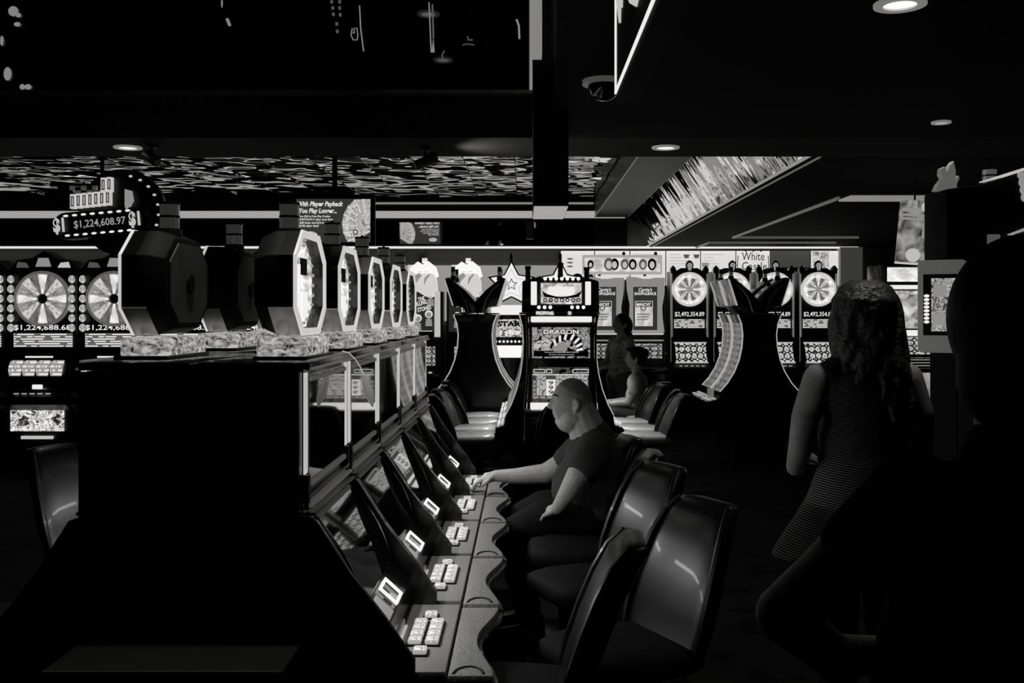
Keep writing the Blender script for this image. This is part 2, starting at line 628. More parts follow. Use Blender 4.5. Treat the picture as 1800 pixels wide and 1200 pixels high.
for pts in ([(632, 10), (634, 50), (639, 90)], [(754, 4), (758, 92)]):
    MB().tube([bp_(*q) for q in pts], 0.0035, 6).build('reflection_tube', REFL, bay)
MB().tube([bp_(760, 8), bp_(762, 66)], 0.005, 6).build('reflection_tube', REFL_DIM, bay)
for k in range(6):
    q = bp_(761.5, 68 + k * 4.3)
    MB().ell(q, 0.0035 + 0.0012 * k, 8, 6).build('reflection_bead', REFL, bay)
MB().tube([bp_(*q) for q in ((619, 50), (617, 62), (621, 70), (628, 70), (629, 60), (627, 49), (622, 50), (623, 58), (620, 58))], 0.003, 6).build('reflection_squiggle', REFL, bay)
MB().tube([bp_(*q) for q in ((779, 107), (777, 97), (781, 89))], 0.004, 6).build('reflection_squiggle', REFL_DIM, bay)
MB().tube([bp_(*q) for q in ((822, 64), (823, 70), (831, 70))], 0.004, 6).build('reflection_squiggle', REFL_DIM, bay)
MB().tube([bp_(*q) for q in ((813, 79), (821, 77), (834, 79))], 0.003, 6).build('reflection_squiggle', REFL_DIM, bay)
MB().tube([bp_(*q) for q in ((908, 34), (912, 45), (913, 68))], 0.006, 6).build('reflection_squiggle', REFL, bay)
for (px, py) in ((583, 3), (597, 3), (585, 14), (597, 14), (586, 25), (592, 42), (593, 55), (598, 26)):
    q = bp_(px, py)
    MB().box(q[0] - 0.007, q[0] + 0.007, -0.03, -0.022, q[2] - 0.009, q[2] + 0.009).build('reflection_cell', REFL_DIM, bay)
for (px, py, w, h) in ((24, 20, 9, 9), (33, 27, 5, 4), (31, 43, 6, 4), (4, 72, 3, 9), (14, 130, 7, 12), (40, 153, 5, 5), (50, 153, 6, 5)):
    q = P(px, py, 5.955)
    MB().ell((q.x + 2.2, -0.03, q.z - 2.95), (w * 0.0034, 0.006, h * 0.0034), 10, 6).build('reflection_spot', REFL, bay)
MB().ell(bp_(390, 5), (0.005, 0.005, 0.03), 8, 6).build('reflection_spot', REFL, bay)
MB().tube([bp_(399, 33), bp_(404, 45)], 0.009, 6).build('reflection_spot', REFL, bay)

# hanging square pillar with a pale lit underside
pil = thing('hanging_pillar', 'black square pillar hanging from the ceiling with a pale underside', 'pillar', (0.14, 5.6, 2.22))
Box('shaft', BLKM, pil, -0.093, 0.093, -0.34, 0.34, 0.004, 1.75)
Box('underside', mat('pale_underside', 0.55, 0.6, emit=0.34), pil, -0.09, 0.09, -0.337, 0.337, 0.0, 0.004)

# lit box sign hanging from the low ceiling, running along the aisle
sg = thing('hanging_sign', 'black box sign hanging from the ceiling with bright outline and script', 'sign', (0.304, 2.3, 2.38))
Box('box', BLKM, sg, 0.0, 0.07, -1.0, 1.0, -0.03, 0.34)
SGY0, SGY1 = -0.995, 0.995
MB().box(-0.006, 0.002, SGY1 - 0.012, SGY1, 0.0, 0.33).build('outline', WHITE, sg)
MB().box(-0.006, 0.002, SGY0, SGY1, 0.0, 0.010).build('outline', WHITE, sg)
LET = MB()
for (y0, z0, y1, z1) in ((0.86, 0.33, 0.84, 0.19), (0.80, 0.33, 0.78, 0.22), (0.73, 0.33, 0.72, 0.26), (0.66, 0.33, 0.64, 0.28)):
    LET.tube([(-0.003, y0, z0), (-0.003, (y0 + y1) / 2 - 0.02, (z0 + z1) / 2), (-0.003, y1, z1)], [0.010, 0.014, 0.004], 6)
LET.build('lettering_stroke', WHITE2, sg)
LET = MB()
LET.tube([(-0.003, 0.30, 0.33), (-0.003, 0.42, 0.26), (-0.003, 0.44, 0.16), (-0.003, 0.38, 0.12), (-0.003, 0.24, 0.15), (-0.003, 0.05, 0.25), (-0.003, -0.1, 0.3)], [0.01, 0.02, 0.024, 0.022, 0.02, 0.018, 0.01], 6)
LET.tube([(-0.003, 0.26, 0.31), (-0.003, 0.18, 0.2), (-0.003, 0.02, 0.22)], 0.014, 6)
LET.tube([(-0.003, 0.02, 0.31), (-0.003, -0.1, 0.2), (-0.003, -0.3, 0.24)], 0.014, 6)
LET.build('lettering_stroke', WHITE2, sg)

# ceiling fixtures
for k, (x, y, e, lab) in enumerate(CANS):
    t = thing('downlight', 'round recessed downlight with white ring, ' + lab, 'ceiling light', (x, y, 2.72), 0, 'recessed downlights')
    t.scale = (0.6, 0.6, 1) if k == 3 else (1, 1, 1)
    MB().ring(circle(0.088), circle(0.056), 'z', -0.010, 0.004).build('trim_ring', mat('can_ring', 0.7, 0.4, emit=0.16), t, 0, True)
    MB().lathe([(0.0, -0.003), (0.056, -0.003), (0.056, 0.003), (0.0, 0.003)], 24).build('lens', mat('can_lens_%d' % (k < 3), 0.5, 0.4, emit=1.0 if k < 3 else 0.35), t)
for k, y in enumerate(BAY_Y):  # out-of-view fixtures added to go with the bay lamps
    t = thing('downlight', 'added unseen downlight high in the raised bay over the octagon bank, %s' % ('nearest', 'middle', 'farthest')[k], 'ceiling light', (-0.75, y, 4.0), 0, 'recessed downlights')
    MB().ring(circle(0.088), circle(0.056), 'z', -0.010, 0.004).build('trim_ring', mat('can_ring'), t, 0, True)
    MB().lathe([(0.0, -0.003), (0.056, -0.003), (0.056, 0.003), (0.0, 0.003)], 24).build('lens', mat('can_lens_1'), t)
t = thing('dome_camera', 'smoked dome security camera with pale ring beside the hanging sign', 'security camera', P(1062, 146, 4.55))
t.location.z = 2.72
MB().ring(circle(0.10), circle(0.072), 'z', -0.02, 0.0).build('mount_ring', mat('camera_ring', 0.5, 0.4, emit=0.05), t, 0, True)
MB().ell((0, 0, -0.02), (0.075, 0.075, 0.075), 20, 12).build('dome', GLASS, t, 0, True)


def track_head(px, py, Y, zc, rz, lab):
    p = P(px, py, Y)
    t = thing('spotlight', lab, 'spotlight', (p.x, p.y, zc), rz)
    Box('base_plate', BLKS, t, -0.03, 0.03, -0.03, 0.03, -0.015, 0.0, 0.004)
    MB().tube([(0, 0, -0.01), (0, 0, -0.07)], 0.008, 8).build('stem', BLKS, t)
    hd = MB()
    hd.M = Matrix.Translation((0, 0, -0.085)) @ Matrix.Rotation(math.radians(65), 4, 'Y')
    hd.lathe([(0.0, -0.075), (0.022, -0.075), (0.032, -0.06), (0.034, 0.02), (0.040, 0.075), (0.033, 0.075), (0.0, 0.05)], 16)
    hd.build('lamp_head', mat('spot_head_grey', 0.18, 0.4, 0.3), t, 0, True)
    return t


track_head(748, 245, 6.4, 2.72, 0.3, 'grey can spotlight on the black beam above the money sign')
track_head(268, 240, 6.3, 2.72, 2.4, 'small black spotlight on the beam right of the left downlight')


# ------------------------------------------------------------------ octagon-topped bank
OCT_ART = screen('octagon_art', 'soft', 1.1, 3, 5, 3.0, 0.15, 1.0)


def make_bank_machine():
    t = thing('slot_machine', '', 'slot machine', group='octagon-topped slot machines of the near bank')
    prof = [(0.285, 0.0), (0.285, 1.50), (0.0, 1.50), (0.0, 1.125), (-0.015, 1.105), (-0.10, 0.935), (-0.15, 0.845),
            (-0.215, 0.785), (-0.215, 0.66), (-0.19, 0.5), (-0.15, 0.0)]
    MB().prism(prof, 'x', -0.31, 0.31).build('cabinet', BLK, t)
    fin = [(0.284, 0.02), (0.284, 1.498), (0.002, 1.498), (0.002, 1.12), (-0.04, 1.105), (-0.13, 0.965), (-0.22, 0.85), (-0.30, 0.735), (-0.30, 0.66), (-0.2, 0.5), (-0.16, 0.02)]
    for s in (-1, 1):
        MB().prism(fin, 'x', s * 0.312 - 0.0, s * 0.329).build('side_panel', BLK, t)
    # upper screen box
    g = Box('upper_glass', GLASS, t, -0.265, 0.265, -0.006, 0.0, 1.185, 1.485)
    Box('glass_edge', mat('grey_edge', 0.35, 0.4, emit=0.05), g, -0.262, 0.262, -0.012, -0.006, 1.186, 1.20)
    Box('glass_edge', mat('grey_edge'), g, -0.262, 0.262, -0.012, -0.006, 1.470, 1.482)
    for s in (-1, 1):
        x0 = s * 0.297
        MB().ring(rect(x0 - 0.020, x0 + 0.020, 1.225, 1.495), rect(x0 - 0.008, x0 + 0.008, 1.237, 1.483), 'y', -0.005, -0.002).build('light_bar', WHITE2, t)
        Box('bar_foot', BLKS, t, x0 - 0.012, x0 + 0.012, -0.014, -0.002, 1.13, 1.222)
    Box('top_rail', BLK, t, -0.325, 0.325, -0.02, 0.28, 1.502, 1.524, 0.006)
    for z, d in ((1.526, 0.012), (1.506, 0.022)):
        Box('rail', mat('pale_rail', 0.5, 0.35, 0.5, emit=0.05), t, -0.322, 0.322, -d - 0.003, -d + 0.003, z - 0.003, z + 0.003)
    for z, d, m in ((1.160, 0.010, SATIN), (1.140, 0.018, mat('pale_rail')), (1.118, 0.026, SATIN)):
        Box('rail', m, t, -0.305, 0.305, -d - 0.006, -0.001, z - 0.0045, z + 0.0045, 0.002)
    # slanted glass
    sgp = MB().prism([(-0.020, 1.098), (-0.100, 0.938), (-0.148, 0.852), (-0.153, 0.856), (-0.107, 0.941), (-0.027, 1.101)], 'x', -0.24, 0.24)
    s_o = sgp.build('slant_glass', GLASS, t)
    Box('glass_edge', mat('pale_edge', 0.08, 0.5, emit=0.03), s_o, -0.24, 0.24, -0.031, -0.022, 1.094, 1.104)
    for s in (-1, 1):
        pts = [(s * (0.255 + 0.012 * math.sin(u * PI)), -0.028 - 0.135 * u - 0.01 * math.sin(u * PI), 1.10 - 0.255 * u) for u in [k / 8 for k in range(9)]]
        MB().tube(pts, [0.004, 0.006, 0.009, 0.011, 0.012, 0.011, 0.009, 0.006, 0.004], 8).build('side_trim', CHROME, t, 0, True)
    # bill slot on the sloped shelf
    sl_ = MB()
    R = Matrix.Translation((0.03, -0.185, 0.818)) @ Matrix.Rotation(math.radians(42), 4, 'X')
    sl_.M = R
    sl_.ring(rect(-0.058, 0.058, -0.036, 0.036)[0:4], rect(-0.050, 0.050, -0.028, 0.028), 'z', 0.0, 0.008)
    bs = sl_.build('bill_slot_frame', WHITE, t)
    b2 = MB()
    b2.M = R
    b2.prism([(-0.045, -0.026)] + [(-0.02 + 0.022 * math.cos(a), -0.026 + 0.026 * math.sin(a)) for a in [PI * k / 8 for k in range(9)]][::-1], 'z', 0.001, 0.004)
    b2.build('bill_icon', GREYL, bs)
    b3 = MB()
    b3.M = R
    b3.box(-0.235, -0.125, -0.034, 0.034, 0.0, 0.004)
    b3.build('name_plate', mat('grey_plate', 0.35, 0.5, emit=0.06), t)
    b4 = MB()
    b4.M = R
    b4.box(-0.10, -0.08, -0.02, 0.01, 0.0, 0.006)
    b4.build('key_switch', SATIN, t)
    # deck
    MB().box(-0.309, 0.309, -0.378, -0.216, 0.665, 0.700).build('deck', DECK, t, 0.004)
    Box('light_strip', mat('deck_strip', 0.5, 0.4, emit=0.32), t, -0.24, 0.08, -0.232, -0.224, 0.700, 0.704)
    Box('metal_strip', mat('deck_strip_grey', 0.4, 0.4, emit=0.08), t, -0.27, 0.10, -0.222, -0.2165, 0.700, 0.716)
    n = 24
    outer = [(-0.309 + 0.618 * k / n, -(0.478 - 0.028 * math.cos(2 * PI * (-0.309 + 0.618 * k / n) / 0.66))) for k in range(n + 1)]
    MB().prism([(0.309, -0.383), (-0.309, -0.383)] + outer, 'z', 0.655, 0.690).build('palm_rest', PALM, t, 0.006, True)
    MB().tube([(x, y - 0.006, 0.662) for x, y in outer], 0.010, 8).build('edge_trim', mat('edge_black', 0.02, 0.15, coat=0.6), t, 0, True)
    ar = [(-0.300 + 0.055 * max(0.0, math.sin(PI * k / 12)) ** 0.5, -0.398 - 0.082 * (k / 12), 0.690) for k in range(13)]
    MB().tube(ar, 0.0045, 6).build('tray_lip', BLKM, t)
    # buttons: two columns of four and a single at each end
    bm_ = MB().box(-0.021, 0.021, -0.0195, 0.0195, 0, 0.018).mesh('button', 0.006, 2)
    BTN = mat('clear_button', 0.6, 0.12, 0.4, emit=0.30, bump=0.9, bscale=60)
    bm_.materials.append(BTN)
    spots = [(0.165, -0.296), (-0.170, -0.296)] + [(-0.084 + 0.056 * k, y) for k in range(4) for y in (-0.272, -0.322)]
    for x, y in spots:
        o = put('button', bm_, None, t, (x, y, 0.701), (0, 0, 0))
        sz = random.uniform(0.9, 1.08)
        o.scale = (sz, 1.0, 1)
        Box('button_base', BLKM, o, -0.027, 0.027, -0.0245, 0.0245, -0.001, 0.004)
    # topper
    Box('topper_base', screen('metal_painted_sparkle', 'soft', 0.6, 13, 4, 2, 0.0, 0.85, 6.0), t, -0.19, 0.15, 0.02, 0.16, 1.527, 1.586, 0.012)  # hammered metal block; its sparkle is put into a patterned glow
    Box('base_plinth', BLKS, t, -0.20, 0.17, 0.012, 0.165, 1.524, 1.534, 0.002)
    oc = octagon(0.208, 0.148, 1.742)
    ocb = octagon(0.185, 0.130, 1.742)
    tb = MB()
    tb.loft([[(x, 0.088, z) for x, z in oc], [(x, 0.12, z) for x, z in oc], [(x, 0.165, z) for x, z in ocb]])
    tb.build('topper_body', BLKM, t, 0.004)
    MB().ring(octagon(0.208, 0.148, 1.742), octagon(0.192, 0.130, 1.742), 'y', 0.050, 0.089).build('topper_hood', BLK, t)
    MB().ring(octagon(0.211, 0.151, 1.742), octagon(0.193, 0.131, 1.742), 'y', 0.042, 0.0505).build('topper_ring', mat('ring_glow', 0.4, 0.4, emit=0.55), t, 0.002)
    MB().prism(octagon(0.190, 0.128, 1.742), 'y', 0.084, 0.0875).build('topper_screen', OCT_ART, t)
    for k in range(24):
        a = 2 * PI * k / 24
        c_, s_ = math.cos(a), math.sin(a)
        q = 1.0 / max(abs(c_), abs(s_), (abs(c_) + abs(s_)) / 1.42)
        MB().ell((0.178 * q * c_, 0.078, 1.742 + 0.117 * q * s_), 0.006, 6, 4).build('chaser_lamp', GREYL, t)
    for (x0, x1, z0, z1) in ((-0.10, -0.075, 1.66, 1.85), (-0.02, 0.005, 1.63, 1.80), (0.03, 0.10, 1.64, 1.72)):
        Box('screen_bar', WHITE, t, x0, x1, 0.078, 0.0835, z0, z1)
    MB().ring(circle(0.045, 16, (-0.10, 1.72)), circle(0.030, 16, (-0.10, 1.72)), 'y', 0.077, 0.0832).build('screen_loop', PRINTB, t)
    Box('screen_block', PRINTB, t, 0.02, 0.09, 0.077, 0.0832, 1.77, 1.82)
    for s in (-1, 1):
        fc = MB()
        a, c = oc[0 if s < 0 else 3], oc[1 if s < 0 else 2]
        fc.prism([(a[0] + s * 0.002, a[1]), (c[0] + s * 0.002, c[1] - 0.003), (c[0] - s * 0.01, c[1] - 0.001), (a[0] - s * 0.004, a[1] + 0.01)], 'y', 0.052, 0.120)
        fc.build('lower_facet', mat('facet_metal', 0.5, 0.3, 0.6), t)
    MB().prism(octagon(0.16, 0.115, 1.742), 'y', 0.1655, 0.170).build('back_panel', mat('back_grey', 0.09, 0.7, vary=0.4, bscale=5), t)
    MB().lathe([(0.0, 0.170), (0.030, 0.170), (0.030, 0.176), (0, 0.176)], 16, (0, 0, 1.742), 'y').build('back_cap', BLKM, t)
    cd = MB().lathe([(0, 1.885), (0.036, 1.885), (0.034, 1.905), (0, 1.905)], 16, (0, 0.11, 0)).build('candle_foot', BLKS, t)
    MB().lathe([(0.0, 1.905), (0.0285, 1.905), (0.0285, 1.937), (0, 1.937)], 18, (0, 0.11, 0)).build('candle_lens', CANDLE, cd, 0, True)
    MB().lathe([(0.0, 1.937), (0.030, 1.937), (0.030, 1.944), (0, 1.944)], 18, (0, 0.11, 0)).build('candle_band', BLK, cd, 0, True)
    MB().lathe([(0.0, 1.944), (0.0285, 1.944), (0.0285, 1.976), (0, 1.976)], 18, (0, 0.11, 0)).build('candle_lens', CANDLE, cd, 0, True)
    MB().lathe([(0.0, 1.976), (0.031, 1.976), (0.029, 1.984), (0.006, 1.986), (0.004, 1.992), (0, 1.992)], 18, (0, 0.11, 0)).build('candle_cap', BLK, cd, 0, True)
    # unseen area lamp added to light the deck and the seated man
    d = bpy.data.lights.new('added_fill_lamp', 'AREA')
    d.shape = 'RECTANGLE'
    d.size, d.size_y = 0.46, 0.03
    d.energy = 1.35
    d.spread = math.radians(140)
    o = bpy.data.objects.new('added_fill_lamp', d)
    COL.objects.link(o)
    o.parent = t
    o.location = (0, -0.065, 1.095)
    o.rotation_euler = (math.radians(-52), 0, 0)
    return t


PITCH = 0.66
ordn = ['nearest', 'second', 'middle', 'fourth', 'farthest']
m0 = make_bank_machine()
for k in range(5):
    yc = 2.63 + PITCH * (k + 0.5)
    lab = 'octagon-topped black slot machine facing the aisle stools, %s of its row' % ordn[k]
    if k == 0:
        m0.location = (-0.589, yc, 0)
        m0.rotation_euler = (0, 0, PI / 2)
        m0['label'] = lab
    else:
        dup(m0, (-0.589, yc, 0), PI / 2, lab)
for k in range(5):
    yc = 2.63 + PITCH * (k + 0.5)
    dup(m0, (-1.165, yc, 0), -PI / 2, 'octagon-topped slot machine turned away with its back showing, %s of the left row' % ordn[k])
# end cabinet of the bank with a ledge
en = thing('end_cabinet', 'black end cabinet closing the near end of the slot bank, with a ledge', 'cabinet', (-0.877, 2.62, 0))
Box('panel', BLK, en, -0.288, 0.288, -0.02, 0.0, 0.0, 1.50)
lp = [(0.285, 0.02), (0.50, 0.60), (0.50, 0.70), (0.29, 0.86), (0.285, 1.10)]
MB().box(-0.26, 0.29, -0.24, -0.02, 0.0, 0.775).build('lower_cabinet', BLK, en)
MB().box(-0.275, 0.30, -0.25, -0.02, 0.775, 0.80).build('ledge', mat('ledge_laminate', 0.02, 0.25), en, 0.003)
Box('edge_trim', mat('ledge_trim', 0.35, 0.3, 0.8), en, -0.27, 0.29, -0.254, -0.250, 0.795, 0.802)
Box('edge_trim', mat('ledge_trim'), en, -0.27, 0.29, -0.026, -0.020, 0.801, 0.808)
# player-card cord dangling over the second screen
cc = thing('card_cord', 'thin pale looped cord with a dangling card over the upper screens', 'cord', (-0.57, 3.05, 1.53))


def lc(px, py, Y):
    p = P(px, py, Y)
    return (p.x + 0.57, p.y - 3.05, p.z - 1.53)


MB().tube([lc(602, 617, 3.05), lc(614, 620, 3.08), lc(626, 633, 3.14), lc(634, 646, 3.2), lc(640, 660, 3.24)], 0.0016, 6).build('loop', mat('cord_white', 0.6, 0.4, emit=0.4), cc, 0, True)
MB().tube([lc(639, 657, 3.24), lc(642, 670, 3.24), lc(648, 690, 3.24), lc(653, 704, 3.24), lc(655, 715, 3.24)], [0.003, 0.012, 0.016, 0.011, 0.002], 8).build('card', mat('cord_card', 0.4, 0.5, emit=0.12), cc, 0, True)


# ------------------------------------------------------------------ wheel machines
def make_wheel_machine(name, label, group, w, zc, R, jack, zj, hj, crown, zscr, belly):
    t = thing(name, label, 'slot machine', group=group)
    hw = w / 2
    top = zc + R + 0.05
    prof = [(0.42, 0), (0.42, top), (0.02, top), (0.02, zj - 0.26), (-0.05, zscr[0] + 0.02), (-0.20, zscr[1] - 0.04), (-0.24, zscr[1] - 0.08), (-0.24, zscr[1] - 0.16), (-0.10, zscr[1] - 0.24), (-0.08, 0)]
    MB().prism(prof, 'x', -hw + 0.01, hw - 0.01).build('cabinet', BLKS, t)
    # wheel: rim, wedges, hub
    MB().ring(circle(R + 0.035, 40, (0, zc)), circle(R + 0.004, 40, (0, zc)), 'y', -0.03, 0.02).build('wheel_rim', mat('wheel_rim_' + crown, 0.5, 0.3, 0.6, emit=0.10 if crown == 'bulbs' else 0.55), t, 0.006, True)
    n = 16
    mats = [screen('wedge_a', 'soft', 1.0, 4, 4, 1, 0.45, 0.95), screen('wedge_b', 'soft', 1.0, 4, 4, 2, 0.12, 0.4), screen('wedge_c', 'soft', 1.0, 4, 4, 5, 0.3, 0.75), screen('wedge_d', 'soft', 1.0, 4, 4, 7, 0.05, 0.2)]
    a = 2 * PI / n * 0.47
    mes = []
    for q in range(4):
        me = MB().prism([(0.18 * R * math.sin(-a), 0.2 * R), (0.18 * R * math.sin(a), 0.2 * R), (R * math.sin(a), R * math.cos(a)), (0, R), (-R * math.sin(a), R * math.cos(a))], 'y', -0.006, 0.018).mesh('wheel_segment')
        me.materials.append(mats[q])
        mes.append(me)
    for k in range(n):
        put('wheel_segment', mes[(0, 3, 2, 1, 0, 1, 2, 3)[k % 8]], None, t, (0, 0, zc), (0, 2 * PI * k / n, 0))
    MB().lathe([(0, -0.03), (0.10 * R, -0.03), (0.2 * R, -0.012), (0.2 * R, 0.018), (0, 0.018)], 20, (0, 0, zc), 'y').build('wheel_hub', BLKS if crown == 'bulbs' else GREYL, t, 0, True)
    # jackpot meter
    jb = Box('jackpot_meter', BLKS, t, -hw + 0.04, hw - 0.04, -0.005, 0.03, zj - hj * 0.75, zj + hj * 0.75)
    text('digits', jack, PRINTW, jb, (0, -0.008, zj), w - 0.13, hj, 0.012)
    Box('pay_table', screen('paytable_' + crown, 'lines', 1.0, 6, 6, 2, 0.12, 0.85), t, -hw + 0.06, hw - 0.06, 0.0, 0.03, zj - 0.20, zj - hj * 0.9)
    # main screen on the slope
    sl = MB()
    y0, y1 = -0.052, -0.198
    sl.add([(-hw + 0.06, y0, zscr[0]), (hw - 0.06, y0, zscr[0]), (hw - 0.06, y1, zscr[1]), (-hw + 0.06, y1, zscr[1]),
            (-hw + 0.06, y0 - 0.012, zscr[0]), (hw - 0.06, y0 - 0.012, zscr[0]), (hw - 0.06, y1 - 0.012, zscr[1]), (-hw + 0.06, y1 - 0.012, zscr[1])],
           [(0, 1, 2, 3), (4, 5, 6, 7), (0, 1, 5, 4), (1, 2, 6, 5), (2, 3, 7, 6), (3, 0, 4, 7)])
    if crown == 'bulbs':
        s = sl.build('reel_window', BLK, t)
        for k in range(4):
            x = -0.21 + 0.14 * k
            zz = (zscr[0] + zscr[1]) / 2 + 0.02
            yy = (y0 + y1) / 2
            MB().lathe([(0, -0.055), (0.10, -0.055), (0.10, 0.055), (0, 0.055)], 24, (x, yy + 0.05, zz), 'x').build('reel', screen('reel_strip', 'lines', 0.9, 3, 5, 4, 0.35, 0.9), t, 0, True)
        Box('reel_light', WHITE, t, -0.14, 0.14, y0 - 0.03, y0 - 0.014, zscr[0] - 0.02, zscr[0] - 0.005)
        Box('bottom_trim', SATIN, t, -hw + 0.05, hw - 0.05, y1 - 0.03, y1 - 0.01, zscr[1] - 0.012, zscr[1] + 0.004)
        Box('big_button', WHITE, t, 0.02, 0.12, -0.27, -0.24, zscr[1] + 0.0, zscr[1] + 0.045, 0.008)
    else:
        s = sl.build('video_screen', screen('symbol_grid', 'symbols', 1.0, 5, 3, 0, 0.02, 0.85), t)
        for z in (zscr[0], zscr[1]):
            yy = y0 if z == zscr[0] else y1
            Box('screen_frame', WHITE2, t, -hw + 0.045, hw - 0.045, yy - 0.024, yy - 0.005, z - 0.008, z + 0.008)
    if belly:
        bz = belly
        Box('belly_glass', screen('belly_art', 'art', 1.0, 5, 4, 3, 0.02, 0.9), t, -hw + 0.09, hw - 0.09, -0.125, -0.10, bz[1], bz[0])
        text('title', 'EMERALDS', PRINTW, t, (0, -0.128, bz[0] - 0.09), w - 0.28, 0.09, 0.02)
        Box('belly_light', WHITE2, t, -0.16, 0.16, -0.13, -0.1, bz[1] - 0.08, bz[1] - 0.05)
    # small glowing patch and buttons on the deck
    bmx = MB().box(-0.022, 0.022, -0.018, 0.018, 0, 0.012).mesh('button', 0.004, 1)
    bmx.materials.append(mat('clear_button'))
    for k in range(5):
        put('button', bmx, None, t, (-0.16 + 0.08 * k, -0.222, zscr[1] - 0.055))
    # top
    if crown == 'bulbs':
        for s_ in (-1, 1):
            for k in range(6):
                MB().ell((s_ * (hw - 0.045), -0.03, zc - 0.30 + 0.10 * k), (0.034, 0.03, 0.042), 10, 6).build('bulb', screen('bulb_soft', 'soft', 0.8, 3, 3, 1, 0.15, 0.9), t, 0, True)
        MB().prism([(-hw, top), (hw, top), (hw - 0.08, top + 0.10), (0.12, top + 0.12), (0, top + 0.20), (-0.12, top + 0.12), (-hw + 0.08, top + 0.10)], 'y', 0.02, 0.30).build('crest', BLKS, t, 0.01)
        MB().prism([(-0.08, top + 0.03), (0.08, top + 0.03), (0.05, top + 0.12), (-0.05, top + 0.12)], 'y', 0.01, 0.02).build('crest_lamp', GREYL, t)
        MB().prism([(-0.28, top + 0.02), (-0.15, top + 0.02), (-0.18, top + 0.07), (-0.26, top + 0.08)], 'y', 0.008, 0.02).build('crest_lamp', GREYD, t)
        MB().prism([(0.28, top + 0.02), (0.15, top + 0.02), (0.18, top + 0.07), (0.26, top + 0.08)], 'y', 0.008, 0.02).build('crest_lamp', WHITE2, t)
    else:
        for s_ in (-1, 1):
            MB().tube([(s_ * (hw - 0.02), -0.01, zscr[1]), (s_ * (hw - 0.02), 0.0, zj - 0.1), (s_ * (hw - 0.015), 0.0, top)], 0.016, 8).build('side_rail', mat('bright_rail', 0.7, 0.2, 0.9, emit=0.12), t, 0, True)
            MB().prism([(s_ * (hw - 0.09), top - 0.02), (s_ * (hw - 0.01), top - 0.04), (s_ * (hw + 0.0), top + 0.03), (s_ * (hw - 0.04), top + 0.085), (s_ * (hw - 0.08), top + 0.04)], 'y', -0.02, 0.10).build('crown_point', BLK, t, 0.006)
        MB().prism([(-hw + 0.05, top - 0.02), (hw - 0.05, top - 0.02), (0.12, top + 0.045), (-0.12, top + 0.045)], 'y', 0.0, 0.2).build('crown_base', BLK, t, 0.006)
        MB().prism([(-0.035, top - 0.01), (0.035, top - 0.01), (0.060, top + 0.09), (0.04, top + 0.135), (0, top + 0.16), (-0.04, top + 0.135), (-0.060, top + 0.09)], 'y', -0.02, 0.04).build('crown_gem', BLK, t, 0.006)
        MB().prism([(-0.02, top + 0.01), (0.02, top + 0.01), (0.04, top + 0.09), (0.02, top + 0.12), (-0.02, top + 0.12), (-0.04, top + 0.09)], 'y', -0.026, -0.019).build('gem_lamp', GREYL, t)
        MB().ring(circle(R + 0.002, 40, (0, zc)), circle(R - 0.045, 40, (0, zc)), 'y', -0.014, -0.006).build('wheel_lights', screen('rim_glow', 'soft', 1.0, 9, 9, 2, 0.5, 1.0), t)
    return t


WL = 'bank of wheel-topped machines on the left'
w0 = make_wheel_machine('wheel_slot_machine', '', WL, 0.72, 1.815, 0.253, '$1,224,688.68', 1.515, 0.062, 'bulbs', (1.23, 0.90), (0.81, 0.46))
labs = ['wheel-topped slot machine cut off by the left picture edge', 'wheel-topped slot machine with spoked wheel and lit reels, whole wheel in view',
        'wheel-topped slot machine with its wheel half hidden by the nearest octagon', 'wheel-topped slot machine glimpsed between the two turned-away octagons',
        'wheel-topped slot machine almost hidden behind the octagon row']
for k in range(5):
    x = P(75, 500, 10.3).x + 0.74 * (k - 1)
    if k == 0:
        w0.location = (x, 10.3, 0)
        w0['label'] = labs[0]
    else:
        dup(w0, (x, 10.3, 0), 0, labs[k])
for k in range(7):
    dup(w0, (-8.3 + 0.86 * k, 13.3, 0), 0, 'wheel-topped slot machine in the dim row behind, %s from the left' % ['first', 'second', 'third', 'fourth', 'fifth', 'sixth', 'seventh'][k])
WR = 'bank of crowned wheel machines at the far counter'
w1 = make_wheel_machine('crowned_wheel_machine', '', WR, 0.56, 2.02, 0.215, '$2,492,354.89', 1.655, 0.075, 'crown', (1.245, 0.965), None)
labs = ['crowned wheel slot machine standing alone left of the curved cabinets', 'crowned wheel slot machine behind the lit side of the curved cabinet',
        'crowned wheel slot machine behind the dark side of the curved cabinet', "crowned wheel slot machine beside the standing woman's head"]
for k in range(4):
    x = P(1212 + 75.5 * k, 500, 14.5).x
    if k == 0:
        w1.location = (x, 14.5, 0)
        w1['label'] = labs[0]
    else:
        dup(w1, (x, 14.5, 0), 0, labs[k])

# ------------------------------------------------------------------ left jackpot sign above the wheel machines
js = thing('jackpot_sign', 'rounded hanging jackpot sign with chaser lights and rows of boxed digits', 'sign', (P(172, 400, 9.6).x, 9.6, 0))
S_ = 9.6 / F


def jz(py):
    return EYE - (py - VY) * S_


def jx(px):
    return (px - 172) * S_


def capsule(x0, x1, zc, r, n=10):
    return [(x1 + r * math.cos(-PI / 2 + PI * k / n), zc + r * math.sin(-PI / 2 + PI * k / n)) for k in range(n + 1)] + \
           [(x0 + r * math.cos(PI / 2 + PI * k / n), zc + r * math.sin(PI / 2 + PI * k / n)) for k in range(n + 1)]


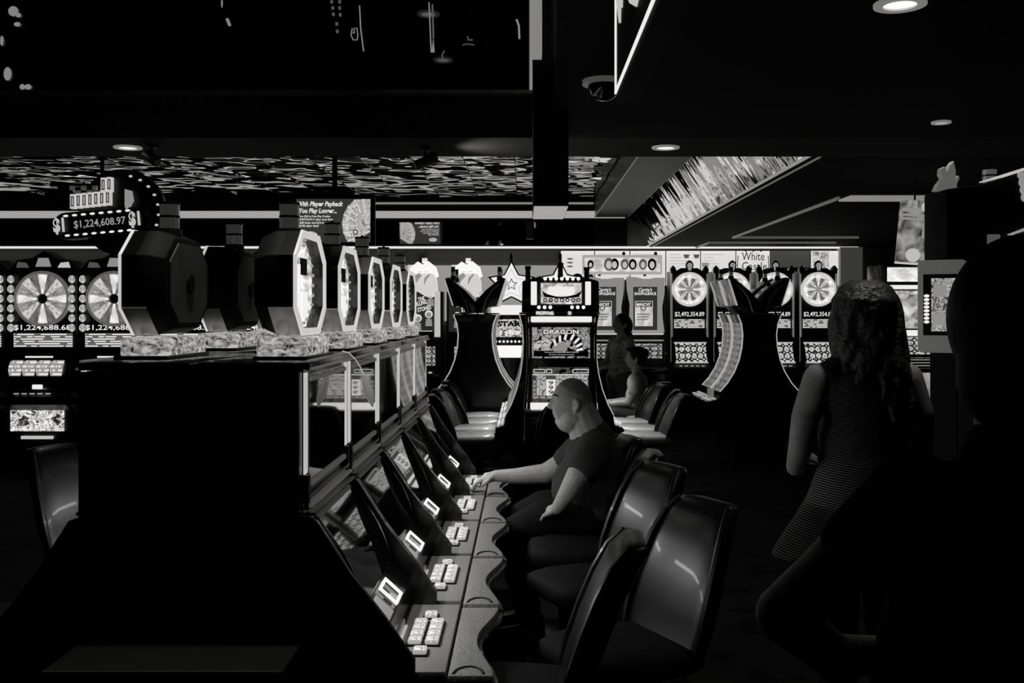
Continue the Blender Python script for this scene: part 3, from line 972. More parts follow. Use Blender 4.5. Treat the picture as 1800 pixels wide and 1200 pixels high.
tilt = MB()
jr = bpy.data.objects.new('sign_body', MB().prism(capsule(-0.31, 0.31, 0, 0.13), 'y', 0.0, 0.16).mesh('sign_body', 0.01))
jr.data.materials.append(BLKS)
COL.objects.link(jr)
jr.parent = js
jr.location = (0, 0, jz(392))
jr.rotation_euler = (0, math.radians(-5), 0)
text('digits', '$1,224,608.97', mat('digit_grey', 0.3, 0.5, emit=0.3), jr, (0.02, -0.006, 0), 0.50, 0.085, 0.01)
for k in range(8):
    for s in (-1, 1):
        MB().ell((-0.30 + 0.6 * k / 7, -0.008, s * 0.095), (0.026, 0.012, 0.011), 10, 6).build('chaser_lamp', WHITE, jr, 0, True)
for s in (-1, 1):
    text('dollar_mark', '$1', WHITE2, jr, (s * 0.365, -0.03, 0), 0.11, 0.16, 0.05)
for row, (n, px0, py, h) in enumerate(((7, 128, 354, 26), (2, 182, 325, 26))):
    for k in range(n):
        x = jx(px0 + 10.3 * k) + 0.0
        z = jz(py) + 0.006 * k
        d = MB().box(x - 0.025, x + 0.025, -0.01, 0.05, z - 0.07, z + 0.07).build('digit_tile', WHITE2, js, 0.004)
        MB().ring(rect(x - 0.014, x + 0.014, z - 0.048, z + 0.048), rect(x - 0.006, x + 0.006, z - 0.038, z + 0.038), 'y', -0.013, -0.0101).build('digit', PRINTB, d)
for k in range(5):
    for j in range(2):
        if (k + j) % 2 == 0:
            x, z = jx(126 + 10 * k), jz(330 + 8 * j)
            Box('checker', mat('checker_grey', 0.2, 0.5, emit=0.05), js, x - 0.02, x + 0.02, -0.004, 0.03, z - 0.02, z + 0.02)
MB().lathe([(0, 0.06), (0.42, 0.06), (0.42, 0.14), (0, 0.14)], 32, (jx(210), 0, jz(372)), 'y').build('disc', BLKS, js)
for k in range(7):
    a = math.radians(-20 + 16 * k)
    MB().ell((jx(210) + 0.36 * math.cos(a), 0.05, jz(372) + 0.36 * math.sin(a)), (0.018, 0.012, 0.012), 8, 6).build('disc_lamp', WHITE2, js)
MB().prism([(jx(222), jz(372)), (jx(233), jz(352)), (jx(230), jz(335)), (jx(219), jz(332)), (jx(219), jz(360))], 'y', 0.0, 0.04).build('figure_lamp', GREYL, js)
MB().tube([(0.0, 0.1, jz(360)), (0.0, 0.1, 3.50)], 0.02, 8).build('hanger_rod', BLKM, js)

# ------------------------------------------------------------------ hanging "Player Payback" sign, printed on both sides
ps = thing('payback_sign', 'hanging dark sign with white lettering and a fan of banknotes', 'sign', (P(587, 400, 11.2).x, 11.2, P(587, 388, 11.2).z))
S_ = 11.2 / F
hwS, hhS = 65 * S_, 38 * S_
Box('panel', mat('sign_dark', 0.05, 0.4, emit=0.035), ps, -hwS, hwS, -0.03, 0.03, -hhS, hhS)
Box('frame', BLKS, ps, -hwS - 0.02, hwS + 0.02, -0.025, 0.025, -hhS - 0.04, -hhS)
Box('frame', BLKS, ps, hwS, hwS + 0.05, -0.025, 0.025, -hhS - 0.04, hhS + 0.02)
MB().tube([(0.01, 0, hhS), (0.01, 0, 3.50 - ps.location.z)], 0.03, 8).build('hanger_rod', BLKM, ps)
for side in (0, 1):
    face = bpy.data.objects.new('print_side', None)
    COL.objects.link(face)
    face.parent = ps
    face.rotation_euler = (0, 0, PI * side)
    fx = -0.10

    def ln(s, px, py, w, h, bold, shear):
        text('lettering', s, PRINTW, face, ((px - 587) * S_, -0.033, -(py - 388) * S_), w * S_, h * S_, bold, shear)
    ln('With Player Payback', 564, 360, 80, 11, 0.03, 0.25)
    ln('You Play Longer...', 560, 372, 66, 11, 0.03, 0.25)
    ln('Earn $20 in Free Play Credits', 554, 381, 55, 4.5, 0.02, 0)
    ln('INSTANTLY after your first', 557, 386.5, 58, 4.5, 0.02, 0)
    ln('$20 back, and $10 more', 553, 392, 50, 4.5, 0.02, 0)
    ln('$100 after that!', 544, 397.5, 34, 4.5, 0.02, 0)
    pb = MB().prism([(x * 1.6 + (546 - 587) * S_, z * 0.75 - 25 * S_) for x, z in circle(0.05, 20)], 'y', -0.033, -0.031).build('club_badge', PRINTW, face)
    text('badge_text', 'PLAYERS', PRINTB, pb, ((546 - 587) * S_, -0.036, -23 * S_), 0.12, 0.025, 0.02)
    text('badge_text', 'CLUB', PRINTB, pb, ((546 - 587) * S_, -0.036, -27.5 * S_), 0.075, 0.022, 0.02)
    BILL = screen('banknote_print', 'soft', 1.0, 9, 9, 2, 0.18, 0.62)
    for k in range(8):
        ang = math.radians(98 + k * 18)
        nb = MB()
        nb.M = Matrix.Translation((hwS + 0.02, 0, -0.04)) @ Matrix.Rotation(-ang, 4, 'Y')
        x1 = 0.335
        nb.box(0.02, x1, -0.0335 - 0.0009 * k, -0.031, -0.062, 0.062)
        nb.v = [(min(v[0], hwS - 0.002), v[1], min(max(v[2], -hhS + 0.002), hhS - 0.002)) for v in nb.v]
        bn = nb.build('banknote', BILL, face)
        nb = MB()
        nb.M = Matrix.Translation((hwS + 0.02, 0, -0.04)) @ Matrix.Rotation(-ang, 4, 'Y')
        nb.box(0.06, x1 - 0.004, -0.0345 - 0.0009 * k, -0.033 - 0.0009 * k, 0.052, 0.062)
        nb.v = [(min(v[0], hwS - 0.002), v[1], min(max(v[2], -hhS + 0.002), hhS - 0.002)) for v in nb.v]
        nb.build('note_border', PRINTW, bn)
        if 2 <= k <= 6:
            c = Vector((hwS + 0.02, -0.043, -0.04)) + Vector((math.cos(ang) * (x1 - 0.05), 0, math.sin(ang) * (x1 - 0.05)))
            text('value', '20', PRINTW, bn, c, 0.04, 0.026, 0.03)
    MB().ring(circle(0.030, 18, (0.25, -0.13)), circle(0.020, 18, (0.25, -0.13)), 'y', -0.046, -0.0445).build('seal', PRINTB, face)


# ------------------------------------------------------------------ curved cabinets (seen end-on)
def make_curved(name, label, group, topbox):
    t = thing(name, label, 'slot machine', group=group)
    w = 0.27
    arc = [(-0.46, 0.70), (-0.445, 0.775), (-0.36, 0.87), (-0.28, 1.0), (-0.225, 1.14), (-0.195, 1.28), (-0.185, 1.42), (-0.20, 1.55), (-0.24, 1.65)]
    MB().prism([(0, 0), (0, 1.66)] + arc[::-1] + [(-0.42, 0.66), (-0.32, 0.62), (-0.28, 0.0)], 'x', -w, w).build('cabinet', BLK, t)
    cur = arc[1:-1]
    ins = [(y - 0.006, z) for y, z in cur]
    sc_ = MB()
    vs, fs = [], []
    for y, z in ins:
        vs += [(-w + 0.03, y, z), (w - 0.03, y, z)]
    for i in range(len(ins) - 1):
        fs.append((2 * i, 2 * i + 1, 2 * i + 3, 2 * i + 2))
    o = len(vs)
    vs += [(x, y + 0.004, z) for x, y, z in vs]
    fs += [tuple(o + i for i in f) for f in fs]
    sc_.add(vs, fs)
    sc_.build('curved_screen', screen('curved_screen_art', 'symbols', 0.55, 5, 11, 1, 0.10, 0.55), t)
    for s in (-1, 1):
        MB().tube([(s * (w - 0.012), y - 0.006, z) for y, z in arc[1:]], 0.009, 8).build('light_edge', mat('edge_light', 0.5, 0.3, 0.5, emit=0.38), t, 0, True)
    MB().tube([(0, y - 0.012, z) for y, z in arc[1:]], 0.012, 8).build('centre_rib', mat('rib_metal', 0.6, 0.25, 0.9, emit=0.10), t, 0, True)
    dk = MB().prism([(-0.47, 0.69), (-0.60, 0.66), (-0.60, 0.63), (-0.44, 0.62)], 'x', -w, w).build('deck', BLK, t, 0.008)
    bmx = MB().box(-0.03, 0.03, -0.02, 0.02, 0, 0.016).mesh('button', 0.004, 1)
    bmx.materials.append(mat('clear_button'))
    for k in range(5):
        for j in range(2):
            put('button', bmx, None, t, (-0.2 + 0.1 * k, -0.505 - 0.055 * j, 0.684 - 0.012 * j))
    Box('shelf', BLKS, t, -w, w, -0.25, -0.10, 1.655, 1.67)
    if not topbox:
        d = bpy.data.lights.new('added_fill_lamp', 'AREA')  # unseen area lamp added to brighten the stool seats
        d.shape = 'RECTANGLE'
        d.size, d.size_y = 0.44, 0.05
        d.energy = 1.5
        d.spread = math.radians(110)
        o = bpy.data.objects.new('added_fill_lamp', d)
        COL.objects.link(o)
        o.parent = t
        o.location = (0, -0.46, 1.20)
        o.rotation_euler = (math.radians(-22), 0, 0)
    if topbox:
        MB().prism([(0, 1.67), (-0.10, 1.67), (-0.15, 1.74), (-0.245, 1.75), (-0.345, 2.06), (-0.30, 2.075), (-0.12, 1.93), (0, 1.80)], 'x', -w, w).build('top_box', BLK, t, 0.006)
        q = MB()
        q.add([(-w + 0.02, -0.257, 1.76), (w - 0.02, -0.257, 1.76), (w - 0.02, -0.347, 2.05), (-w + 0.02, -0.347, 2.05), (-w + 0.02, -0.250, 1.76), (w - 0.02, -0.250, 1.76), (w - 0.02, -0.340, 2.05), (-w + 0.02, -0.340, 2.05)],
              [(0, 1, 2, 3), (4, 5, 6, 7), (0, 1, 5, 4), (1, 2, 6, 5), (2, 3, 7, 6), (3, 0, 4, 7)])
        q.build('top_screen', screen('top_screen_art', 'soft', 0.5, 4, 2, 1, 0.05, 0.4), t)
        for s in (-1, 1):
            MB().tube([(s * (w - 0.01), -0.255, 1.755), (s * (w - 0.01), -0.348, 2.055)], 0.008, 8).build('light_edge', mat('edge_light'), t, 0, True)
            MB().tube([(s * (w + 0.004), -0.08, 1.68), (s * (w + 0.004), -0.12, 1.82), (s * (w + 0.004), -0.19, 1.93), (s * (w + 0.004), -0.27, 2.0)], 0.010, 6).build('side_bead', SATIN, t, 0, True)
        cf = MB().lathe([(0, 2.05), (0.035, 2.05), (0.03, 2.10), (0, 2.10)], 14, (0, -0.27, 0)).build('candle_foot', BLKS, t)
        MB().lathe([(0, 2.10), (0.024, 2.10), (0.024, 2.15), (0, 2.15)], 14, (0, -0.27, 0)).build('candle_lens', CANDLE, cf, 0, True)
        MB().lathe([(0, 2.15), (0.027, 2.15), (0.027, 2.165), (0.022, 2.165), (0.022, 2.19), (0.027, 2.19), (0.024, 2.205), (0, 2.205)], 14, (0, -0.27, 0)).build('candle_cap', BLK, cf, 0, True)
    return t


GC = 'back-to-back curved cabinets'
c0 = make_curved('curved_slot_machine', 'dark curved slot machine with flared top box, left half of the left pair', GC, True)
XA, XB, YA = -0.56, 2.67, 11.3
first = True
for (xc, who) in ((XA, 'pair beyond the shiny stools'), (XB, 'pair before the crowned wheels')):
    for j in range(2):
        for s in (-1, 1):
            side = ('left' if s < 0 else 'right')
            lab = 'curved flared-top slot machine facing %s, %s row, %s' % (side, 'front' if j == 0 else 'rear', who)
            loc = (xc + s * 0.0, YA + 0.27 + 0.6 * j, 0)
            rz = PI / 2 if s > 0 else -PI / 2
            if first:
                c0.location = loc
                c0.rotation_euler = (0, 0, rz)
                c0['label'] = lab
                first = False
            else:
                dup(c0, loc, rz, lab)
DX, DY = 0.305, 8.2
GD = 'side machines of the dragon bank'
d0 = make_curved('side_slot_machine', '', GD, False)
first = True
for j in range(4):
    for s in (-1, 1):
        lab = 'curved slot machine on the %s side of the dragon bank, number %s from the front' % ('left' if s < 0 else 'right', ['one', 'two', 'three', 'four'][j])
        loc = (DX + s * 0.20, DY + 0.72 + 0.6 * j, 0)
        rz = PI / 2 if s > 0 else -PI / 2
        if first:
            d0.location = loc
            d0.rotation_euler = (0, 0, rz)
            d0['label'] = lab
            d0.scale = (1, 0.6, 1)
            first = False
        else:
            dup(d0, loc, rz, lab)

# ------------------------------------------------------------------ dragon machine at the end of the central bank
dr = thing('dragon_slot_machine', 'tall slot machine facing the camera with dragon picture and bulb-lit marquee', 'slot machine', (DX, DY, 0))
S_ = DY / F


def dx(px):
    return (px - 987) * S_


def dz(py):
    return EYE - (py - VY) * S_


MB().box(-0.29, 0.29, 0.0, 0.40, 0.0, dz(548)).build('cabinet', BLK, dr, 0.01)
MB().prism([(dx(917), dz(550)), (dx(1053), dz(550)), (dx(1052), dz(494)), (dx(1030), dz(488)), (dx(940), dz(488)), (dx(918), dz(494))], 'y', -0.04, 0.34).build('marquee_box', BLK, dr, 0.012)
for a, c in ((933, 943.5), (1028, 1038)):
    Box('side_light', WHITE, dr, dx(a), dx(c), -0.055, -0.03, dz(536), dz(495), 0.006)
mq = MB().prism([(dx(949), dz(533)), (dx(986), dz(536)), (dx(1023), dz(533)), (dx(1023), dz(498)), (dx(986), dz(495)), (dx(949), dz(498))], 'y', -0.056, -0.04).build('marquee_screen', screen('marquee_art', 'soft', 1.0, 6, 4, 6, 0.25, 0.8), dr)
MB().ring(rect(dx(948), dx(1024), dz(537), dz(495)), rect(dx(950.5), dx(1021.5), dz(534.5), dz(497.5)), 'y', -0.064, -0.04).build('marquee_frame', SATIN, mq, 0.002)
Box('marquee_panel', WHITE, mq, dx(963), dx(1009), -0.060, -0.056, dz(520), dz(504))
cr_ = MB()
for s in (-1, 1):
    cr_.prism([(s * dx(1023) * 0.98 + 0, dz(511)), (s * 0.12, dz(517)), (s * 0.05, dz(521)), (0, dz(522)), (0, dz(525)), (s * 0.10, dz(523)), (s * 0.14, dz(522))], 'y', -0.066, -0.061)
cr_.build('crown_outline', PRINTB, mq)
for k in range(7):
    x = dx(958 + 9.7 * k)
    MB().ring(circle(0.017, 14, (x, dz(527.5))), circle(0.009, 14, (x, dz(527.5))), 'y', -0.066, -0.06).build('ornament', PRINTB, mq)
for k in range(7):
    MB().ell((dx(958 + 9.7 * k), -0.045, dz(490)), 0.014, 10, 6).build('bulb', WHITE3, dr, 0, True)
for px in (947, 957, 967, 1005, 1015, 1025):
    MB().ell((dx(px), -0.045, dz(540)), 0.014, 10, 6).build('bulb', WHITE3, dr, 0, True)
Box('sticker', screen('sticker_art', 'art', 1.0, 4, 2, 1, 0.2, 0.9), dr, dx(942), dx(973), -0.048, -0.035, dz(553), dz(547))
Box('sticker', screen('sticker_art'
 , 'art'), dr, dx(998), dx(1004), -0.048, -0.035, dz(553), dz(547))
MB().box(dx(933), dx(1040), -0.035, 0.0, dz(566), dz(556)).build('light_bar', WHITE, dr, 0.008)
# dragon picture: dark panel with a coiled scaled body, belly and title
up = Box('upper_screen', screen('dragon_background', 'art', 0.75, 8, 4, 9, 0.0, 0.55), dr, dx(935), dx(1037), -0.012, 0.0, dz(629), dz(575))
body = MB()
path = [(968, 612), (975, 601), (984, 595), (994, 591), (1006, 592), (1014, 598), (1018, 606), (1019, 614)]
body.tube([(dx(a), -0.016, dz(c)) for a, c in path], [0.012, 0.02, 0.026, 0.03, 0.032, 0.032, 0.030, 0.028], 10)
body.v = [(x, -0.013 + (y + 0.016) * 0.12, z) for x, y, z in body.v]
body.build('dragon_body', mat('art_black', 0.002, 0.4), up, 0, True)
for k in range(7):
    a, c = path[1 + k % 7]
    u = k / 6.0
    px, py = path[1 + k]
    sc2 = MB()
    ang = (-0.3 + 1.6 * u)
    sc2.M = Matrix.Translation((dx(px), 0, dz(py))) @ Matrix.Rotation(ang, 4, 'Y')
    sc2.box(-0.010, 0.010, -0.021, -0.018, -0.030, 0.026)
    sc2.build('belly_scale', PRINTW, up, 0.004)
MB().prism([(x * 1.5 + dx(984), z + dz(611)) for x, z in circle(0.042, 20)], 'y', -0.018, -0.012).build('dragon_belly', GREYL, up)
hd = MB().prism([(dx(938), dz(606)), (dx(946), dz(598)), (dx(955), dz(600)), (dx(962), dz(594)), (dx(968), dz(602)), (dx(964), dz(609)), (dx(952), dz(608)), (dx(946), dz(613)), (dx(940), dz(612))], 'y', -0.018, -0.012).build('dragon_head', WHITE2, up)
MB().tube([(dx(a), -0.019, dz(c)) for a, c in ((944, 604), (950, 602), (953, 605), (958, 601), (963, 604))], 0.004, 5).build('dragon_eye', PRINTB, hd)
text('title', 'DRAGON', mat('art_black'), up, (dx(986), -0.021, dz(583)), 0.305, 0.046, 0.06)
text('title', 'DRAGON', PRINTW, up, (dx(986), -0.023, dz(583)), 0.29, 0.036, 0.02)
cp = MB().box(dx(938), dx(1034), -0.018, -0.012, dz(626), dz(616)).build('caption_panel', mat('art_black'), up, 0.003)
text('caption', 'During any BONUS GAME MAXI BONUS,', WHITE2, cp, (0.0, -0.020, dz(619)), 0.28, 0.013, 0.01)
text('caption', 'the number of free games is increased.', WHITE2, cp, (0.0, -0.020, dz(623)), 0.21, 0.012, 0.01)
ls = Box('lower_screen', screen('lower_background', 'art', 0.35, 12, 6, 2, 0.0, 0.3), dr, dx(935), dx(1034), -0.05, -0.03, dz(708), dz(645))
for a, c in ((938, 958), (960, 970), (1006, 1034)):
    MB().ring(rect(dx(a), dx(c), dz(655), dz(648)), rect(dx(a + 1), dx(c - 1), dz(654), dz(649)), 'y', -0.054, -0.05).build('credit_box', PRINTW, ls)
Box('reel_line', PRINTW, ls, dx(936), dx(1034), -0.054, -0.05, dz(658.5), dz(657))
SYM = screen('reel_symbols', 'symbols', 0.8, 1, 4, 4, 0.02, 0.7)
SYM2 = screen('reel_symbols_art', 'art', 0.8, 3, 6, 4, 0.02, 0.8)
for k, (a, c) in enumerate(((943, 959), (959.5, 976), (976.5, 993), (993.5, 1011), (1011.5, 1032))):
    r = Box('reel', PRINTW if k == 1 else SYM2, ls, dx(a), dx(c), -0.056, -0.05, dz(694), dz(659 if k != 1 else 666))
    if k == 1:
        for j in range(3):
            text('number_nine', '9', mat('nine_grey', 0.1, 0.5, emit=0.06), r, (dx(968), -0.059, dz(672 + 8.2 * j)), 0.042, 0.032, 0.03)
for k in range(4):
    Box('pay_icon', GREYL, ls, dx(937), dx(941.5), -0.055, -0.05, dz(668 + 7 * k + 5), dz(668 + 7 * k))
for k in range(8):
    Box('bet_button', GREYL, ls, dx(937 + 12 * k), dx(946.5 + 12 * k), -0.055, -0.05, dz(699), dz(695.5))
MB().box(dx(932), dx(1040), -0.10, -0.03, dz(717), dz(706.5)).build('light_bar', WHITE, dr, 0.006)
MB().box(dx(921), dx(1051), -0.18, 0.0, dz(724), dz(717.5)).build('deck', mat('deck_metal', 0.4, 0.3, 0.9), dr, 0.006)
MB().box(-0.31, 0.31, -0.20, 0.02, 0.30, dz(724)).build('lower_body', BLK, dr, 0.03)
for s in (-1, 1):
    MB().tube([(s * 0.285, -0.02, dz(552)), (s * 0.275, -0.03, dz(600)), (s * 0.278, -0.05, dz(660)), (s * 0.30, -0.12, dz(716))], [0.013, 0.010, 0.010, 0.014], 8).build('side_rail', CHROME, dr, 0, True)
for px, p0, p1 in ((928, 494, 466), (986, 488, 460), (1033, 492, 468)):
    MB().lathe([(0, dz(p0)), (0.024, dz(p0)), (0.022, dz(p0 - 6)), (0.021, dz(p1 + 6)), (0.026, dz(p1 + 5)), (0.026, dz(p1)), (0, dz(p1))], 14, (dx(px), 0.14, 0)).build('candle', mat('dark_candle', 0.12, 0.12, 0.7), dr, 0, True)


# ------------------------------------------------------------------ star machines, tongue machines, shopping machines
def star(r, ri, n=5, c=(0, 0), rot=PI / 2):
    return [(c[0] + (r if k % 2 == 0 else ri) * math.cos(rot + PI * k / n), c[1] + (r if k % 2 == 0 else ri) * math.sin(rot + PI * k / n)) for k in range(2 * n)]


def make_star(label):
    t = thing('star_slot_machine', label, 'slot machine', group='star-topped machines')
    S = 12.8 / F

    def z(py):
        return EYE - (py - VY) * S
    MB().box(-0.29, 0.29, 0.0, 0.4, 0, z(553)).build('cabinet', BLK, t, 0.01)
    MB().box(-0.26, 0.26, -0.02, 0.10, z(553), z(536)).build('topper_base', WHITE, t, 0.02)
    c = (0, z(500))
    MB().prism(star(0.325, 0.165, c=c), 'y', 0.03, 0.12).build('star_outline', BLK, t, 0.01)
    st = MB().prism(star(0.28, 0.145, c=c), 'y', 0.0, 0.035).build('star', WHITE, t, 0.01)
    MB().ring(star(0.085, 0.04, c=c), star(0.06, 0.028, c=c), 'y', -0.006, 0.0).build('star_mark', GREYD, st)
    MB().ring(star(0.20, 0.105, c=c), star(0.19, 0.10, c=c), 'y', -0.006, 0.0).build('star_mark', GREYL, st)
    pt = Box('pay_table', screen('star_paytable', 'art', 0.9, 7, 4, 4, 0.02, 0.85), t, -0.24, 0.24, -0.015, 0.0, z(592), z(561))
    text('pay_text', 'STAR', PRINTB, pt, (-0.03, -0.019, z(569)), 0.3, 0.07, 0.04)
    text('pay_text', '1187', PRINTW, pt, (-0.02, -0.019, z(585)), 0.26, 0.06, 0.04)
    for k in range(9):
        MB().ell((-0.2 + 0.05 * k, -0.01, z(600)), 0.016, 8, 6).build('bulb', WHITE, t, 0, True)
    Box('screen', mat('white_screen', 0.3, 0.4, emit=0.95), t, -0.25, 0.25, -0.05, 0.0, z(628), z(607))
    MB().box(-0.29, 0.29, -0.22, 0.0, z(690), z(672)).build('deck', BLK, t, 0.01)
    MB().box(-0.28, 0.28, -0.15, 0.0, 0, z(690)).build('lower_body', BLK, t, 0.01)
    MB().tube([(0, 0.08, c[1] + 0.29), (0, 0.08, c[1] + 0.40)], 0.022, 10).build('candle', mat('dark_candle'), t)
    return t


s0 = make_star('star-topped slot machine with glowing white star left of the dragon marquee')
s0.location = (P(899, 500, 12.8).x, 12.8, 0)
dup(s0, (P(985, 500, 12.8).x, 12.8, 0), 0, 'star-topped slot machine mostly hidden behind the dragon machine')


def make_tongue(label):
    t = thing('tongue_slot_machine', label, 'slot machine', group='machines with lips and tongue toppers')
    S = 14.3 / F

    def z(py):
        return EYE - (py - VY) * S

    def x(px):
        return (px - 745) * S
    MB().box(x(708), x(778), 0.0, 0.35, 0, z(512)).build('cabinet', BLKS, t, 0.01)
    Box('side_light', WHITE2, t, x(764), x(774), -0.03, 0.0, z(592), z(512))
    Box('top_panel', WHITE2, t, x(716), x(762), 0.06, 0.10, z(512), z(465))
    # lips: two upper lobes and a lower lip, with a broad tongue hanging to the right
    lip = MB()
    lip.tube([(x(720), 0.02, z(484)), (x(726), 0.0, z(474)), (x(736), -0.02, z(467)), (x(744), -0.02, z(471)), (x(752), -0.02, z(466)), (x(762), 0.0, z(474)), (x(768), 0.02, z(487))],
             [0.02, 0.05, 0.062, 0.05, 0.062, 0.055, 0.03], 12)
    lip.build('upper_lip', mat('lit_lip', 0.5, 0.3, emit=0.92), t, 0, True)
    tg = MB().prism([(x(724), z(480)), (x(764), z(478)), (x(769), z(495)), (x(770), z(512)), (x(762), z(524)), (x(748), z(522)), (x(732), z(512)), (x(724), z(498))], 'y', -0.03, 0.05)
    tgo = tg.build('tongue', mat('lit_tongue', 0.5, 0.3, emit=0.62), t, 0.03, True)
    MB().tube([(x(727), -0.036, z(503)), (x(731), -0.036, z(489)), (x(740), -0.036, z(482))], [0.012, 0.05, 0.03], 8).build('tongue_shade', GREYL, tgo, 0, True)
    MB().tube([(x(746), -0.036, z(500)), (x(749), -0.036, z(489)), (x(756), -0.036, z(482))], [0.006, 0.022, 0.012], 8).build('tongue_shade', GREYL, tgo, 0, True)
    Box('candle', mat('candle_block', 0.6, 0.4, emit=0.6), t, x(741), x(750), 0.06, 0.13, z(462), z(453), 0.005)
    po = Box('poster', mat('poster_dark', 0.03, 0.4, emit=0.02), t, x(712), x(763), -0.02, 0.0, z(583), z(513))
    for (s, px, py, w, h) in (('THE', 741, 525, 12, 7), ('ROLLING', 738, 533, 26, 8), ('STONES', 746, 542, 25, 8)):
        text('title', s, PRINTW, po, (x(px), -0.024, z(py)), w * S, h * S, 0.03, 0.2, (0, math.radians(-14), 0))
    for (px, py) in ((727, 556), (735, 560), (754, 553), (757, 518)):
        pf = MB()
        pf.prism([(q[0] + x(px), q[1] + z(py)) for q in circle(0.042, 14)], 'y', -0.024, -0.0205)
        pf.prism([(x(px - 6), z(py + 20)), (x(px + 6), z(py + 20)), (x(px + 5), z(py + 8)), (x(px), z(py + 6)), (x(px - 5), z(py + 8))], 'y', -0.024, -0.0205)
        fo = pf.build('player_figure', GREYL, po)
        MB().ring([(q[0] + x(px), q[1] + z(py - 1)) for q in circle(0.056, 14)], [(q[0] + x(px), q[1] + z(py)) for q in circle(0.040, 14)], 'y', -0.027, -0.0235).build('hair_outline', PRINTW, fo)
    Box('poster_line', PRINTW, po, x(727), x(760), -0.024, -0.02, z(582), z(581))
    Box('screen', screen('tongue_screen', 'symbols', 0.8, 4, 4, 3, 0.02, 0.7), t, x(722), x(765), -0.06, 0.0, z(642), z(609))
    Box('deck', BLK, t, x(710), x(776), -0.2, 0.0, z(668), z(655), 0.01)
    Box('lower_body', BLK, t, x(712), x(774), -0.12, 0.0, 0, z(668))
    for k in range(4):
        MB().ell((x(722 + 12 * k), -0.16, z(654)), (0.03, 0.03, 0.02), 8, 6).build('button', mat('clear_button'), t, 0, True)
    return t


t0 = make_tongue('slot machine with glowing lips and tongue topper, beside the farthest octagon')
t0.location = (P(745, 500, 14.3).x, 14.3, 0)
dup(t0, (P(822, 500, 14.3).x, 14.3, 0), 0, 'slot machine with glowing lips and tongue topper, seen behind the curved pair')


def make_shop(label):
    t = thing('shopping_slot_machine', label, 'slot machine', group='pale-framed machines under the portrait sign')
    S = 13.6 / F

    def z(py):
        return EYE - (py - VY) * S

    def x(px):
        return (px - 1135) * S
    MB().box(x(1101), x(1169), 0.02, 0.4, 0, z(490)).build('cabinet', BLKS, t, 0.01)
    out = [(x(1101), z(584)), (x(1168), z(584))]
    prof = [(1168, 584), (1165, 560), (1164, 540), (1168, 515), (1169, 488), (1152, 488), (1135, 491), (1118, 487), (1101, 486), (1102, 510), (1107, 535), (1106, 560), (1101, 584)]
    MB().prism([(x(a), z(c)) for a, c in prof], 'y', -0.01, 0.02).build('pale_frame', mat('pale_frame', 0.5, 0.4, emit=0.24), t, 0.006)
    po = Box('top_screen', mat('shop_screen_dark', 0.02, 0.3, emit=0.03), t, x(1113), x(1155), -0.02, 0.0, z(580), z(504))
    text('title', "Carrie's", PRINTW, po, (x(1134), -0.024, z(509)), 24 * S, 7 * S, 0.02, 0.3)
    text('title', 'SHOPULENCE', PRINTW, po, (x(1134), -0.024, z(516)), 38 * S, 5 * S, 0.03)
    bg = Box('shopping_bag', screen('bag_print', 'soft', 1.0, 3, 3, 1, 0.4, 0.75), po, x(1116), x(1147), -0.03, -0.02, z(573), z(529))
    Box('bag_top', mat('poster_dark', 0.03, 0.4, emit=0.02), bg, x(1117), x(1146), -0.033, -0.030, z(539), z(530))
    text('bag_text', 'MANCHY', PRINTW, bg, (x(1131), -0.036, z(535)), 25 * S, 6 * S, 0.03)
    MB().tube([(x(1126), -0.036, z(538)), (x(1127), -0.036, z(544)), (x(1131), -0.036, z(546)), (x(1134), -0.036, z(543)), (x(1135), -0.036, z(537))], 0.006, 6).build('bag_handle', PRINTB, bg)
    for k in range(3):
        Box('bag_line', mat('line_grey', 0.2, 0.5, emit=0.2), bg, x(1119), x(1142 - 2 * k), -0.033, -0.030, z(553.5 + 4.5 * k), z(551 + 4.5 * k))
    Box('light_bar', WHITE2, t, x(1112), x(1166), -0.03, 0.02, z(588), z(585))
    Box('light_bar', GREYL, t, x(1103), x(1166), -0.03, 0.02, z(599), z(597))
    Box('screen', screen('shop_screen', 'symbols', 0.7, 4, 3, 6, 0.05, 0.7), t, x(1107), x(1163), -0.05, 0.02, z(629), z(604))
    Box('deck', BLK, t, x(1101), x(1169), -0.22, 0.02, z(655), z(645), 0.01)
    Box('lower_body', BLK, t, x(1103), x(1167), -0.12, 0.02, 0, z(655))
    return t


q0 = make_shop('pale-framed slot machine with shopping bag picture right of the standing patron')
q0.location = (P(1135, 500, 13.6).x, 13.6, 0)
dup(q0, (P(1063, 500, 13.6).x, 13.6, 0), 0, 'pale-framed slot machine half hidden by the dragon machine')
# shared portrait sign above them
pg = thing('portrait_sign', 'wide pale sign with a row of outlined portraits above the pale-framed machines', 'sign', (P(1094, 465, 13.7).x, 13.7, P(1094, 465, 13.7).z))
S_ = 13.7 / F
Box('frame', mat('portrait_frame', 0.5, 0.5, emit=0.36), pg, -70 * S_, 70 * S_, 0.0, 0.06, -17 * S_, 17 * S_, 0.01)
Box('panel', screen('portrait_panel', 'soft', 1.0, 8, 2, 3, 0.35, 0.8), pg, -66 * S_, 66 * S_, -0.008, 0.0, -12 * S_, 12 * S_)
for k, (px, r) in enumerate(((-56, 5), (-24, 9), (-14, 8), (4, 7), (18, 7), (36, 7), (52, 8))):
    h = MB().prism([(a * S_ * (r * 0.7 + 2) + px * S_, c * S_ * (r + 2.5) + 0.5 * S_) for a, c in circle(1, 16)], 'y', -0.014, -0.008).build('portrait_hair', PRINTB if k % 2 == 0 else GREYD, pg)
    MB().prism([(a * S_ * r * 0.55 + px * S_, c * S_ * r * 0.8 - 0.5 * S_) for a, c in circle(1, 16)], 'y', -0.018, -0.0141).build('portrait_face', WHITE2, h)
